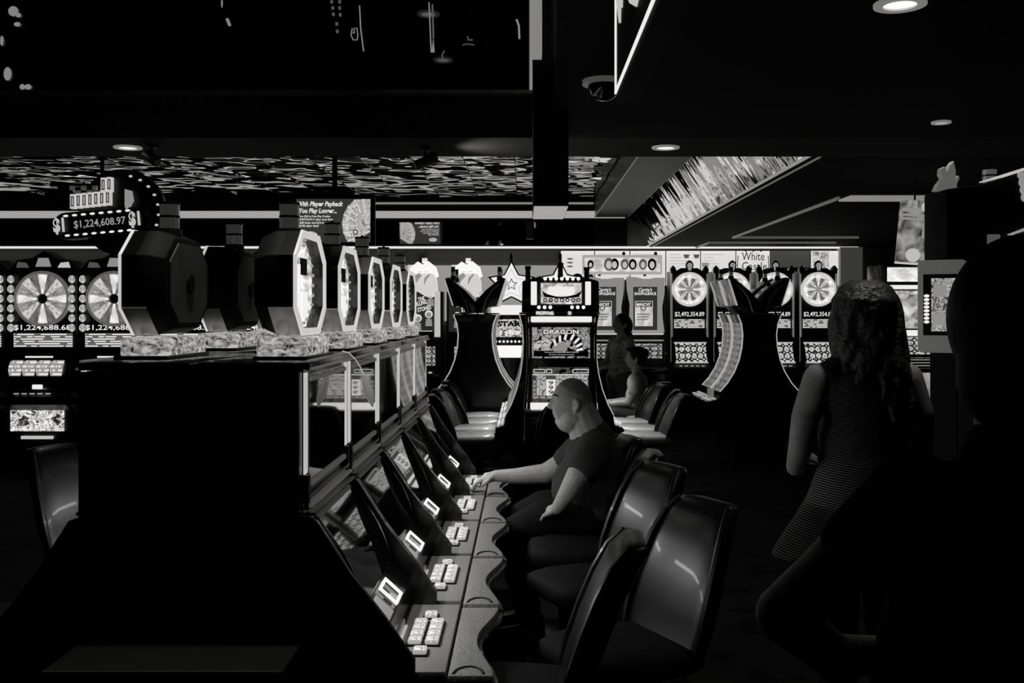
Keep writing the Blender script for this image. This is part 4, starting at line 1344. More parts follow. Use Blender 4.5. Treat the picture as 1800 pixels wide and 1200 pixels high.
for s in (-1, 1):
    MB().tube([(s * 40 * S_, 0.04, -16 * S_), (s * 40 * S_, 0.04, -20 * S_)], 0.02, 8).build('post', BLKS, pg)

# ------------------------------------------------------------------ menu boards over the far counter
MB_L = ['with burger pictures in two columns', 'with one printed headline, above the portrait sign', 'with a dark bottle picture, above the portrait sign',
        'with drink cup pictures', 'with long price lines', 'with the castle lettering', 'switched off and dark grey', 'partly lit, last on the right']
edges = [985, 1045, 1107, 1170, 1231, 1293, 1353, 1424, 1484]
for k in range(8):
    a, c = P(edges[k], 440, 15.9), P(edges[k + 1], 440, 15.9)
    zt, zb = P(0, 440, 15.9).z, P(0, 503 if k not in (6,) else 471, 15.9).z
    t = thing('menu_board', 'backlit menu board %s' % MB_L[k], 'menu board', ((a.x + c.x) / 2, 15.88, (zt + zb) / 2), 0, 'menu boards over the far counter')
    hw, hh = (c.x - a.x) / 2 - 0.008, (zt - zb) / 2
    Box('case', BLKS, t, -hw - 0.006, hw + 0.006, 0.0, 0.1, -hh, hh)
    lit = mat('menu_off', 0.1, 0.5, emit=0.05) if k == 6 else mat('menu_lit', 0.5, 0.5, emit=0.70)
    Box('panel', lit, t, -hw, hw, -0.012, 0.0, -hh + 0.01, hh - 0.01)
    if k == 0:
        for j in range(3):
            for i in range(2):
                MB().ell((-0.12 + 0.24 * i, -0.014, 0.15 - 0.06 * j), (0.05, 0.008, 0.014), 10, 6).build('food_picture', GREYD, t, 0, True)
        for i in range(3):
            MB().prism([(-0.26 + 0.18 * i, -0.14), (-0.10 + 0.18 * i, -0.14), (-0.12 + 0.18 * i, -0.10), (-0.18 + 0.18 * i, -0.08), (-0.24 + 0.18 * i, -0.10)], 'y', -0.016, -0.012).build('food_picture', PRINTB, t)
    elif k == 5:
        text('lettering', 'White', PRINTB, t, (0.0, -0.016, 0.19), 0.36, 0.13, 0.0)
        text('lettering', 'Castle', PRINTB, t, (0.02, -0.016, 0.035), 0.40, 0.13, 0.0)
        MB().tube([(-0.24, -0.014, 0.2), (-0.25, -0.014, 0.02), (-0.19, -0.014, -0.07), (-0.06, -0.014, -0.09), (0, -0.014, -0.13), (0.06, -0.014, -0.09), (0.19, -0.014, -0.07), (0.25, -0.014, 0.02), (0.24, -0.014, 0.2)], 0.006, 6).build('shield_outline', PRINTB, t)
        for i in range(3):
            Box('shield_mark', PRINTB, t, -0.13 + 0.12 * i, -0.10 + 0.12 * i, -0.016, -0.012, 0.265, 0.28)
    elif k == 7:
        Box('picture', screen('menu_picture', 'soft', 1.0, 4, 6, 2, 0.1, 0.7), t, -hw + 0.02, hw - 0.25, -0.018, -0.012, -0.15, hh - 0.02)
    elif k == 6:
        pass
    else:
        ml = mat('menu_line', 0.2, 0.5, emit=0.30)
        for j in range(5):
            w_ = random.uniform(0.3, 0.9)
            Box('price_line', ml, t, -hw + 0.04, -hw + 0.04 + (2 * hw - 0.08) * w_, -0.015, -0.012, hh - 0.07 - 0.05 * j, hh - 0.062 - 0.05 * j)
        if k in (1, 2):
            MB().lathe([(0, 0), (0.03, 0), (0.03, 0.09), (0.05, 0.10), (0.05, 0.13), (0.03, 0.14), (0.02, 0.2), (0, 0.2)], 12, (0.18 if k == 1 else 0.12, -0.03, 0.06)).build('bottle_picture', PRINTB, t, 0, True)
        if k == 3:
            for i in range(2):
                MB().prism([(0.02 + 0.16 * i, 0.16), (0.08 + 0.16 * i, 0.16), (0.10 + 0.16 * i, 0.22), (0.0 + 0.16 * i, 0.22)], 'y', -0.02, -0.012).build('cup_picture', GREYD, t)
        if k == 4:
            Box('price_block', GREYL, t, hw - 0.12, hw - 0.01, -0.016, -0.012, 0.02, 0.09)
            Box('price_block', GREYL, t, -hw + 0.01, -hw + 0.12, -0.016, -0.012, 0.02, 0.09)
# serving counter under the boards
sc_ = thing('serving_counter', 'dark serving counter along the far wall under the menu boards', 'counter', (P(1240, 0, 15.2).x, 15.25, 0))
Box('body', GREYDK, sc_, -2.9, 2.0, 0.0, 0.55, 0, 1.0)
Box('top', GREYP, sc_, -2.95, 2.05, -0.05, 0.6, 1.0, 1.05, 0.01)


# ------------------------------------------------------------------ stools
def make_stool(name, label, group, kz=1.0):
    t = thing(name, label, 'stool', group=group)

    def slab(path, ws, ts, n=20):
        rings = []
        for i, (y, z) in enumerate(path):
            a = path[max(i - 1, 0)]
            c = path[min(i + 1, len(path) - 1)]
            ty, tz = c[0] - a[0], c[1] - a[1]
            l = math.hypot(ty, tz)
            ty, tz = ty / l, tz / l
            ny, nz_ = -tz, ty
            ring = []
            for k in range(n):
                an = 2 * PI * k / n
                cx_, sx_ = math.cos(an), math.sin(an)
                ex = abs(cx_) ** 0.5 * (1 if cx_ > 0 else -1)
                es = abs(sx_) ** 0.5 * (1 if sx_ > 0 else -1)
                ring.append((ws[i] * ex, y + ny * ts[i] * es, z + nz_ * ts[i] * es))
            rings.append(ring)
        return rings
    bp2 = [(y, 0.5 + (z - 0.5) * kz) for y, z in [(0.12, 0.50), (0.165, 0.55), (0.195, 0.65), (0.23, 0.76), (0.275, 0.88), (0.32, 0.975), (0.355, 1.02), (0.385, 1.028)]]
    MB().loft(slab(bp2, [0.16, 0.19, 0.20, 0.195, 0.178, 0.158, 0.140, 0.115], [0.03, 0.038, 0.042, 0.042, 0.042, 0.042, 0.034, 0.014])).build('backrest', VINYL, t, 0, True, 2, 60)
    st = [(-0.235, 0.545), (-0.215, 0.548), (-0.12, 0.552), (0.0, 0.548), (0.12, 0.545), (0.18, 0.55), (0.205, 0.56)]
    MB().loft(slab(st, [0.12, 0.175, 0.205, 0.215, 0.21, 0.195, 0.16], [0.02, 0.042, 0.048, 0.048, 0.045, 0.04, 0.02])).build('seat', SEATM, t, 0, True, 2, 60)
    for s in (-1, 1):
        pts = [(s * w_, y - 0.018, z) for (y, z), w_ in zip([(y, 0.5 + (z - 0.5) * kz) for y, z in [(0.16, 0.58), (0.185, 0.68), (0.222, 0.79), (0.265, 0.90), (0.308, 0.985), (0.35, 1.035)]], [0.20, 0.206, 0.198, 0.182, 0.160, 0.130])]
        MB().tube(pts, [0.010, 0.014, 0.015, 0.015, 0.014, 0.010], 8).build('piping', VINYL, t, 0, True)
    MB().lathe([(0, 0.035), (0.035, 0.035), (0.035, 0.47), (0.10, 0.49), (0.12, 0.51), (0, 0.51)], 16).build('pedestal', mat('dark_chrome', 0.04, 0.25, 0.9), t, 0, True)
    MB().lathe([(0, 0), (0.24, 0), (0.24, 0.012), (0.20, 0.028), (0.05, 0.04), (0, 0.04)], 28).build('base_plate', mat('dark_chrome'), t, 0, True)
    return t


GS = 'stools along the near bank'
st0 = make_stool('stool', '', GS, 0.95)
# a stool faces local -y; rz turns it: -90 deg faces the near bank (-X)
near = [(-0.04, 2.865, -93, 'black vinyl stool seen edge-on, nearest of the aisle stools'),
        (0.32, 3.25, -62, 'black vinyl stool with broad shiny backrest, second of the aisle stools'),
        (0.28, 4.08, -64, 'black vinyl stool with rounded backrest, between two edge-on stools'),
        (0.25, 4.62, -90, 'black vinyl stool seen edge-on right behind the seated man'),
        (0.21, 5.12, -76, 'black vinyl stool that the bald seated man sits on')]
for k, (x, y, a, lab) in enumerate(near):
    if k == 0:
        st0.location = (x, y, 0)
        st0.rotation_euler = (0, 0, math.radians(a))
        st0['label'] = lab
    else:
        dup(st0, (x, y, 0), math.radians(a), lab)
for x, y, a, lab in ((-1.97, 4.70, 68, 'black vinyl stool at lower left with lit backrest edge'), (-1.85, 3.5, 95, 'black vinyl stool at the left edge, only its seat in view')):
    dup(st0, (x, y, 0), math.radians(a), lab)
GF = 'shiny stools at the dragon bank'
VIN2 = mat('glossy_vinyl_painted_light', 0.55, 0.22, coat=0.5)  # seats coloured pale to stand in for the screens' light on them
fs0 = make_stool('slot_stool', '', GF, 0.80)
for o in list(COL.objects):
    if o.parent == fs0 and o.name.startswith('seat'):
        o.data.materials.clear()
        o.data.materials.append(VIN2)
first = True
for j in range(4):
    for s in (-1, 1):
        loc = (DX + s * (0.78 + (0.0, 0.02, -0.02, 0.02 if s < 0 else 0.12)[j]), DY + 0.72 + 0.6 * j, 0)
        rz = math.radians((90 if s < 0 else -90) + (6, -8, 10, -4)[j] + (0 if s < 0 or j != 3 else -40))
        lab = 'glossy slot stool on the %s of the dragon bank, number %s from the front' % ('left' if s < 0 else 'right', ['one', 'two', 'three', 'four'][j])
        if first:
            fs0.location = loc
            fs0.rotation_euler = (0, 0, rz)
            fs0['label'] = lab
            first = False
        else:
            dup(fs0, loc, rz, lab)
dup(st0, (DX - 0.02, DY - 0.95, 0), PI, 'black stool before the dragon machine, mostly lost in darkness')

# drink cup on the curved cabinet deck
cu = MB()
p = P(1245, 690, 11.5)
cu.lathe([(0, 0), (0.032, 0), (0.042, 0.10), (0.036, 0.10), (0.028, 0.01), (0, 0.01)], 16)
co = cu.build('drink_cup', mat('pale_plastic', 0.5, 0.3, emit=0.12), None, 0, True)
co.location = (XB - 0.535, YA + 0.12, 0.703)
tag(co, 'small pale plastic cup on the curved machine deck', 'cup')

# ------------------------------------------------------------------ right side: video slot, kiosk, tilted poster, dark tower
vs_ = thing('video_slot_machine', 'bright video slot machine with lit bars behind the grey kiosk', 'slot machine', (P(1603, 500, 9).x, 9.0, 0))
S_ = 9.0 / F


def vz(py):
    return EYE - (py - VY) * S_


MB().box(-0.27, 0.27, 0.0, 0.4, 0, vz(464)).build('cabinet', BLK, vs_, 0.01)
Box('marquee', screen('marquee_video', 'soft', 1.0, 4, 2, 3, 0.5, 1.0), vs_, -0.23, 0.23, -0.02, 0.0, vz(495), vz(470))
MB().ring(rect(-0.25, 0.25, vz(497), vz(467)), rect(-0.235, 0.235, vz(495), vz(469)), 'y', -0.03, 0.0).build('marquee_frame', BLKS, vs_)
for a, c in ((508, 501), (590, 580)):
    Box('light_bar', WHITE, vs_, -0.255, 0.255, -0.04, 0.0, vz(a), vz(c), 0.006)
Box('screen', screen('video_art', 'soft', 1.0, 3, 3, 8, 0.0, 0.75), vs_, -0.23, 0.23, -0.02, 0.0, vz(577), vz(511))
Box('lower_screen', screen('video_symbols', 'symbols', 0.9, 5, 3, 2, 0.05, 0.8), vs_, -0.24, 0.24, -0.06, 0.0, vz(622), vz(592))
MB().box(-0.28, 0.28, -0.22, 0.0, vz(645), vz(627)).build('deck', BLK, vs_, 0.01)
for k in range(3):
    Box('deck_line', GREYL, vs_, -0.27, 0.27, -0.224, -0.22, vz(631 + 5 * k), vz(629.5 + 5 * k))
Box('belly_glass', screen('belly_soft', 'soft', 0.9, 3, 2, 4, 0.2, 0.7), vs_, -0.12, 0.24, -0.02, 0.0, vz(745), vz(655))

ki = thing('kiosk', 'grey kiosk housing with small lit screen on a dark stand', 'kiosk', (P(1658, 500, 4.9).x, 4.9, 0), math.radians(-27))
zt, zb = P(0, 458, 4.9).z, P(0, 619, 4.9).z
MB().box(-0.11, 0.11, -0.10, 0.10, zb, zt).build('housing', mat('kiosk_grey', 0.35, 0.6, emit=0.07, vary=0.1), ki, 0.02)
b_ = Box('bezel', BLKS, ki, -0.082, 0.070, -0.112, -0.10, zb + 0.085, zt - 0.07)
Box('screen', screen('kiosk_art', 'art', 0.8, 3, 5, 5, 0.05, 0.6), b_, -0.045, 0.062, -0.116, -0.112, zb + 0.105, zt - 0.09)
for k in range(8):
    MB().ell((-0.066, -0.116, zb + 0.15 + 0.018 * k), (0.013, 0.008, 0.0075), 8, 6).build('key_lamp', WHITE, b_, 0, True)
Box('panel', GREYL, b_, -0.035, 0.025, -0.120, -0.116, zt - 0.18, zt - 0.12)
Box('panel', GREYL, b_, -0.04, 0.058, -0.120, -0.116, zb + 0.135, zb + 0.19)
Box('stand', BLKS, ki, -0.06, 0.06, 0.0, 0.12, 0.03, zb)
Box('foot', BLKS, ki, -0.2, 0.2, -0.15, 0.22, 0.0, 0.03, 0.005)

pp = thing('hanging_poster', 'tilted lit poster panel hanging above the grey kiosk', 'poster', P(1608, 407, 8.0), math.radians(-14))
pr = bpy.data.objects.new('panel', MB().box(-0.13, 0.13, -0.015, 0.015, -0.25, 0.25).mesh('panel'))
pr.data.materials.append(screen('poster_art', 'soft', 0.6, 2.5, 4, 5, 0.02, 0.55))
COL.objects.link(pr)
pr.parent = pp
pr.rotation_euler = (0, math.radians(5), 0)
for k, (w, z, h) in enumerate(((0.16, 0.17, 0.028), (0.17, 0.13, 0.018), (0.13, 0.10, 0.018))):
    Box('print_line', GREYL, pr, -0.11, -0.11 + w, -0.018, -0.0151, z - h / 2, z + h / 2)
MB().prism(circle(0.055, 20, (0.0, -0.19)), 'y', -0.018, -0.0151).build('print_disc', WHITE2, pr)
MB().prism([(0.05, -0.05), (0.12, -0.05), (0.12, 0.09), (0.06, 0.10)], 'y', -0.018, -0.0151).build('print_block', GREYL, pr)
MB().prism(circle(0.04, 16, (0.07, 0.20)), 'y', -0.018, -0.0151).build('print_disc', WHITE2, pr)
Box('bottom_light', WHITE2, pr, -0.13, 0.13, -0.02, 0.02, -0.265, -0.251)
MB().tube([(0, 0, 0.25), (0, 0, 2.728 - pp.location.z)], 0.008, 8).build('hanger_rod', BLKS, pp)

tw = thing('corner_slot_machine', 'tall dark slot machine with big tilted black top box at right edge', 'slot machine', (P(1725, 500, 5.3).x, 5.3, 0))
S_ = 5.3 / F


def tx(px):
    return (px - 1725) * S_


def tz_(py):
    return EYE - (py - VY) * S_


MB().prism([(tx(1664), tz_(460)), (tx(1830), tz_(440)), (tx(1830), tz_(300)), (tx(1800), tz_(302)), (tx(1720), tz_(325)), (tx(1664), tz_(332))], 'y', 0.0, 0.3).build('top_box', BLKM, tw, 0.006)
Box('body', BLKM, tw, tx(1740), tx(1900), 0.05, 0.5, 0, tz_(455))
MB().tube([(tx(1720), -0.01, tz_(321)), (tx(1760), -0.01, tz_(310)), (tx(1798), -0.01, tz_(298))], [0.003, 0.008, 0.008], 6).build('light_edge', WHITE2, tw)
cd = MB().lathe([(0, tz_(315)), (0.036, tz_(315)), (0.036, tz_(292)), (0, tz_(292))], 16, (tx(1761), 0.14, 0)).build('candle', mat('dull_candle', 0.3, 0.3, 0.4, emit=0.07), tw, 0, True)
MB().lathe([(0, tz_(304)), (0.038, tz_(304)), (0.038, tz_(301)), (0, tz_(301))], 16, (tx(1761), 0.14, 0)).build('candle_band', BLK, cd, 0, True)
Box('side_screen', WHITE, tw, tx(1776), tx(1812), -0.03, 0.0, tz_(440), tz_(413))
Box('side_lamp', GREYL, tw, tx(1764), tx(1771), -0.03, 0.0, tz_(440), tz_(422))
MB().prism([(tx(1770), tz_(412)), (tx(1812), tz_(396)), (tx(1812), tz_(402)), (tx(1774), tz_(414))], 'y', -0.02, 0.0).build('side_trim', GREYL, tw)
Box('lower_panel', mat('kiosk_grey'), tw, tx(1735), tx(1756), -0.02, 0.1, tz_(455), tz_(412), 0.006)
for k in range(4):
    MB().ell((tx(1793 + 2 * k), -0.01, tz_(308 + 13 * k)), (0.02, 0.012, 0.024), 8, 6).build('edge_lamp', GREYL, tw, 0, True)
fl = MB().prism([(tx(1658), tz_(331)), (tx(1697), tz_(332)), (tx(1697), tz_(318)), (tx(1702), tz_(308)), (tx(1699), tz_(303)), (tx(1695), tz_(311)), (tx(1695), tz_(295)), (tx(1691), tz_(277)), (tx(1684), tz_(286)), (tx(1680), tz_(297)), (tx(1675), tz_(287)), (tx(1669), tz_(291)), (tx(1668), tz_(301)), (tx(1672), tz_(308)), (tx(1663), tz_(320))], 'y', 0.10, 0.16)
fl.build('flame_topper', mat('frosted_flame', 0.4, 0.5, emit=0.10, vary=0.3, bscale=8), tw, 0.012, True)


# ------------------------------------------------------------------ people
def head(mb, c, fwd, scale=1.0, tiltx=0.0, jowl=0.0, nu=56, nv=40, gain=1.0):
    """c: head centre, fwd: horizontal unit facing direction. Adds a head with brow, nose, lips, chin, ears."""
    fwd = Vector(fwd).normalized()
    up = Vector((0, 0, 1))
    side = fwd.cross(up).normalized()
    if tiltx:
        q = Matrix.Rotation(tiltx, 3, side)
        fwd = q @ fwd
        up = q @ up
    feats = [((0, 1, -0.20), 0.026, 0.12), ((0, 1, -0.06), 0.014, 0.10), ((0, 0.98, 0.22), 0.007, 0.22), ((0, 0.90, -0.46), 0.011, 0.10), ((0, 0.84, -0.60), 0.011, 0.09),
             ((0, 0.70, -0.82), 0.024, 0.17), ((0.30, 0.93, 0.07), -0.013, 0.13), ((-0.30, 0.93, 0.07), -0.013, 0.13),
             ((0.5, 0.8, -0.2), 0.008, 0.26), ((-0.5, 0.8, -0.2), 0.008, 0.26), ((0.45, 0.55, -0.75), 0.010 + jowl, 0.3), ((-0.45, 0.55, -0.75), 0.010 + jowl, 0.3),
             ((0, 0.91, -0.34), -0.007, 0.06), ((0, 0.87, -0.53), -0.008, 0.045), ((0, 0.8, -0.71), -0.010, 0.07), ((0, 1, 0.10), -0.006, 0.08),
             ((0.10, 0.98, -0.24), 0.008, 0.06), ((-0.10, 0.98, -0.24), 0.008, 0.06)]
    feats = [(d, a * gain, w) for d, a, w in feats]
    fv = [(Vector(d).normalized(), a, s) for d, a, s in feats]
    vs, fs = [], []
    for j in range(nv + 1):
        b = PI * j / nv
        for i in range(nu):
            a = 2 * PI * i / nu
            d = Vector((math.sin(b) * math.cos(a), math.sin(b) * math.sin(a), math.cos(b)))
            rx, ry, rz = 0.078, 0.100, 0.118
            low = max(0.0, -d.z)
            x = d.x * rx * (1 - 0.22 * low ** 1.4 * (1 - 8 * jowl))
            y = d.y * ry * (1 - 0.25 * low ** 1.6 if d.y < 0 else 1 - 0.06 * low)
            z = d.z * rz
            p = Vector((x, y + 0.012 * low, z))
            for fd, am, sg in fv:
                dd = (d - fd).length
                if dd < 3 * sg:
                    p += fd * am * math.exp(-(dd / sg) ** 2)
            w = side * p.x + fwd * p.y + up * p.z
            vs.append(tuple(Vector(c) + w * scale))
    for j in range(nv):
        for i in range(nu):
            k = (i + 1) % nu
            fs.append((j * nu + i, j * nu + k, (j + 1) * nu + k, (j + 1) * nu + i))
    mb.add(vs, fs)
    for s in (-1, 1):
        ce = Vector(c) + (side * s * 0.080 + fwd * (-0.012) + up * (-0.012)) * scale
        for (dy, dz_, r) in ((-0.004, 0.022, 0.012), (-0.012, 0.012, 0.012), (-0.013, 0.0, 0.011), (-0.008, -0.014, 0.010), (0.0, -0.026, 0.010), (0.005, 0.014, 0.008), (0.004, -0.008, 0.008)):
            e = ce + (fwd * dy + up * dz_ + side * s * (0.006 - dy * 0.4)) * scale
            mb.ell(tuple(e), r * scale, 8, 6)


def hand(mb, wrist, d, palm_n, curl=0.5, s=1.0, thumb=1):
    """d: pointing direction, palm_n: direction the palm faces"""
    d = Vector(d).normalized()
    n = (Vector(palm_n) - d * Vector(palm_n).dot(d)).normalized()
    a = d.cross(n).normalized() * thumb
    w = Vector(wrist)
    mb.limb([tuple(w), tuple(w + d * 0.045 * s)], [0.027 * s, 0.030 * s], 10)
    for k in range(4):
        o = (k - 1.5) * 0.021 * s
        base = w + d * 0.075 * s - a * o
        mb.limb([tuple(w + d * 0.03 * s - a * o * 0.8), tuple(base)], [0.015 * s, 0.0115 * s], 8)
        L = (0.040, 0.046, 0.043, 0.034)[k if thumb > 0 else k] * s
        p1 = base + (d * math.cos(curl * 0.6) + n * math.sin(curl * 0.6)) * L
        p2 = p1 + (d * math.cos(curl * 1.5) + n * math.sin(curl * 1.5)) * L * 0.7
        p3 = p2 + (d * math.cos(curl * 2.2) + n * math.sin(curl * 2.2)) * L * 0.5
        mb.limb([tuple(base), tuple(p1), tuple(p2), tuple(p3)], [0.0105 * s, 0.0095 * s, 0.0085 * s, 0.0072 * s], 8)
    tb = w + d * 0.02 * s + a * 0.024 * s
    t1 = tb + (d * 0.7 + a * 0.6 + n * 0.3).normalized() * 0.042 * s
    t2 = t1 + (d * 0.9 + a * 0.1 + n * 0.4).normalized() * 0.032 * s
    mb.limb([tuple(tb), tuple(t1), tuple(t2)], [0.014 * s, 0.0115 * s, 0.009 * s], 8)


def garment(name, mb, m, parent, voxel=0.014, it=5):
    me = remeshed(mb, voxel, it)
    return put(name, me, m, parent)


def cap_from(mesh, name, m, parent, test, off=0.004):
    """hair that follows the scalp: the body faces that pass the test, pushed outward"""
    bm = bmesh.new()
    bm.from_mesh(mesh)
    bmesh.ops.delete(bm, geom=[f for f in bm.faces if not test(f.calc_center_median())], context='FACES')
    bm.normal_update()
    for v in bm.verts:
        v.co += v.normal * off
    me = bpy.data.meshes.new(name)
    bm.to_mesh(me)
    bm.free()
    me.materials.clear()
    me.shade_smooth()
    return put(name, me, m, parent)


# --- seated bald man: local frame faces -y, +x is his left (toward the camera after the turn)
man = thing('person', 'bald heavy man in dark t-shirt seated side-on, reaching for the buttons', 'person', (0.30, 5.10, 0), -PI / 2)
hc = (0.0, -0.055, 1.205)
B = MB()
head(B, hc, (0, -1, 0), 1.02, tiltx=0.0, jowl=0.0, nu=96, nv=72, gain=1.0)
B.limb([(0, -0.012, 1.14), (0, 0.045, 1.0)], [0.086, 0.108])
B.ell((0, -0.066, 1.098), (0.082, 0.072, 0.052), 20, 14)
B.ell((0, -0.045, 1.125), (0.086, 0.085, 0.06), 20, 14)
B.ell((0, 0.055, 0.90), (0.19, 0.135, 0.15), 20, 14)
B.ell((0, 0.02, 0.76), (0.195, 0.165, 0.18), 20, 14)
B.ell((0, 0.05, 0.65), (0.19, 0.15, 0.10), 20, 14)
B.limb([(0.18, 0.03, 0.985), (0.255, 0.0, 0.93), (0.30, -0.045, 0.875), (0.285, -0.095, 0.78), (0.265, -0.14, 0.71)], [0.075, 0.066, 0.056, 0.046, 0.032])
B.limb([(-0.17, 0.04, 0.985), (-0.22, -0.06, 0.87), (-0.235, -0.185, 0.80), (-0.245, -0.34, 0.785), (-0.25, -0.455, 0.785)], [0.075, 0.066, 0.055, 0.043, 0.031])
hand(B, (0.265, -0.14, 0.71), (-0.65, -0.6, -0.4), (-0.3, 0.2, -1), 0.6, 1.0, -1)
hand(B, (-0.25, -0.455, 0.785), (0.0, -1, -0.25), (0, 0, -1), 0.55, 1.0, 1)
for s in (-1, 1):
    B.limb([(s * 0.10, 0.03, 0.645), (s * 0.13, -0.20, 0.63), (s * 0.13, -0.36, 0.57), (s * 0.12, -0.33, 0.34), (s * 0.12, -0.27, 0.10)], [0.10, 0.088, 0.062, 0.055, 0.042])
    B.limb([(s * 0.12, -0.26, 0.05), (s * 0.13, -0.42, 0.035)], [0.04, 0.03])
mesh_man = remeshed(B, 0.0052, 2)
bo = put('body', mesh_man, SKIN, man)
cap_from(mesh_man, 'stubble_hair', mat('shaved_hair', 0.27, 0.7, vary=0.3, bscale=80), man,
         lambda c: c.z - hc[2] > 0.055 - 0.5 * (c.y - hc[1]) and abs(c.x) < 0.12 and c.z > 1.15 and c.y < 0.1, 0.0012)
for s in (-1, 1):
    MB().ell((s * 0.030, -0.055 - 0.079, 1.205 + 0.010), (0.0125, 0.010, 0.0075), 12, 8).build('eye', mat('eye_dark', 0.03, 0.2), man, 0, True)
    MB().tube([(s * 0.016, -0.055 - 0.089, 1.205 + 0.016), (s * 0.030, -0.055 - 0.089, 1.205 + 0.019), (s * 0.044, -0.055 - 0.081, 1.205 + 0.014)], [0.002, 0.004, 0.002], 6).build('eyelid', SKIN, man, 0, True)
    MB().tube([(s * 0.014, -0.055 - 0.099, 1.205 + 0.032), (s * 0.034, -0.055 - 0.091, 1.205 + 0.038), (s * 0.054, -0.055 - 0.074, 1.205 + 0.032)], [0.003, 0.005, 0.003], 6).build('eyebrow', mat('brow_hair', 0.02, 0.7), man, 0, True)
G = MB()
G.limb([(0, 0.030, 1.045), (0, 0.05, 1.0)], [0.098, 0.12])
G.ell((0, 0.055, 0.90), (0.205, 0.155, 0.165), 20, 14)
G.ell((0, 0.02, 0.76), (0.212, 0.185, 0.195), 20, 14)
G.ell((0, 0.05, 0.66), (0.208, 0.172, 0.11), 20, 14)
G.limb([(0.165, 0.05, 0.985), (0.268, -0.01, 0.918)], [0.094, 0.086])
G.limb([(-0.165, 0.04, 0.985), (-0.225, -0.07, 0.865)], [0.092, 0.084])
garment('t_shirt', G, SHIRT, man, 0.012, 4)
G = MB()
for s in (-1, 1):
    G.limb([(s * 0.10, 0.03, 0.645), (s * 0.13, -0.20, 0.63), (s * 0.13, -0.36, 0.57), (s * 0.12, -0.33, 0.34), (s * 0.12, -0.27, 0.12)], [0.112, 0.10, 0.074, 0.068, 0.06])
garment('trousers', G, BLKCLOTH, man)
for s in (-1, 1):
    G = MB()
    G.limb([(s * 0.12, -0.25, 0.06), (s * 0.13, -0.42, 0.045)], [0.055, 0.043])
    G.v = [(x, y, max(z, 0.0)) for x, y, z in G.v]
    G.build('shoe', BLKS, man, 0, True)

# --- standing woman seen from behind
WX, WY = P(1515, 0, 3.5).x, 3.5
wom = thing('person', 'woman with long wavy hair in striped sleeveless top standing with back turned', 'person', (WX, WY, 0), PI + math.radians(8))
# local frame faces -y (away from the camera after the turn); +x is her left = picture left
hcw = (0.0, -0.01, 1.635)
B = MB()
head(B, hcw, (-0.1, -1, 0), 0.98)
B.limb([(0, 0.0, 1.54), (0, 0.01, 1.44)], [0.055, 0.062])
B.ell((0, 0.01, 1.36), (0.165, 0.10, 0.12), 20, 12)
B.ell((0, 0.0, 1.22), (0.145, 0.10, 0.16), 20, 12)
B.ell((0, 0.0, 1.06), (0.145, 0.105, 0.14), 20, 12)
B.ell((0, 0.0, 0.92), (0.17, 0.125, 0.14), 20, 12)
B.limb([(0.165, 0.01, 1.425), (0.215, 0.02, 1.30), (0.228, 0.0, 1.18), (0.19, -0.13, 1.10), (0.13, -0.22, 1.12)], [0.055, 0.050, 0.042, 0.034, 0.025])
B.limb([(-0.165, 0.01, 1.425), (-0.205, 0.02, 1.30), (-0.225, -0.01, 1.16), (-0.18, -0.14, 1.10), (-0.12, -0.22, 1.12)], [0.055, 0.050, 0.042, 0.034, 0.025])
hand(B, (0.13, -0.22, 1.12), (-0.7, -0.7, 0.1), (0, -0.5, -1), 0.6, 0.9, -1)
hand(B, (-0.12, -0.22, 1.12), (0.7, -0.7, 0.1), (0, -0.5, -1), 0.6, 0.9, 1)
for s in (-1, 1):
    B.limb([(s * 0.09, 0.0, 0.90), (s * 0.10, -0.01, 0.70), (s * 0.095, 0.0, 0.48), (s * 0.095, 0.02, 0.28), (s * 0.095, 0.02, 0.08)], [0.095, 0.080, 0.058, 0.055, 0.036])
    B.limb([(s * 0.095, 0.02, 0.04), (s * 0.11, -0.13, 0.03)], [0.034, 0.024])
put('body', remeshed(B, 0.009, 3), SKIND, wom)
stripe = bpy.data.materials.new('fine_striped_knit')
stripe.use_nodes = True
nt = stripe.node_tree
b = nt.nodes['Principled BSDF']
b.inputs['Roughness'].default_value = 0.9
b.inputs['Specular IOR Level'].default_value = 0.1
tc = nt.nodes.new('ShaderNodeTexCoord')
mp = nt.nodes.new('ShaderNodeMapping')
mp.inputs['Rotation'].default_value = (0, math.radians(8), 0)
wv = nt.nodes.new('ShaderNodeTexWave')
wv.bands_direction = 'Z'
wv.inputs['Scale'].default_value = 38
wv.inputs['Distortion'].default_value = 0.6
wv.inputs['Detail'].default_value = 1
rp = nt.nodes.new('ShaderNodeValToRGB')
rp.color_ramp.elements[0].position = 0.55
rp.color_ramp.elements[0].color = (0.006, 0.006, 0.006, 1)
rp.color_ramp.elements[1].position = 0.8
rp.color_ramp.elements[1].color = (0.24, 0.24, 0.235, 1)
nt.links.new(tc.outputs['Object'], mp.inputs['Vector'])
nt.links.new(mp.outputs['Vector'], wv.inputs['Vector'])
nt.links.new(wv.outputs['Fac'], rp.inputs['Fac'])
nt.links.new(rp.outputs['Color'], b.inputs['Base Color'])
G = MB()
G.limb([(0.09, 0.01, 1.47), (0.13, 0.01, 1.43)], [0.045, 0.06])
G.limb([(-0.09, 0.01, 1.47), (-0.13, 0.01, 1.43)], [0.045, 0.06])
G.ell((0, 0.01, 1.36), (0.175, 0.115, 0.13), 20, 12)
G.ell((0, 0.005, 1.22), (0.16, 0.118, 0.17), 20, 12)
G.ell((0, 0.005, 1.06), (0.165, 0.125, 0.16), 20, 12)
rings = []
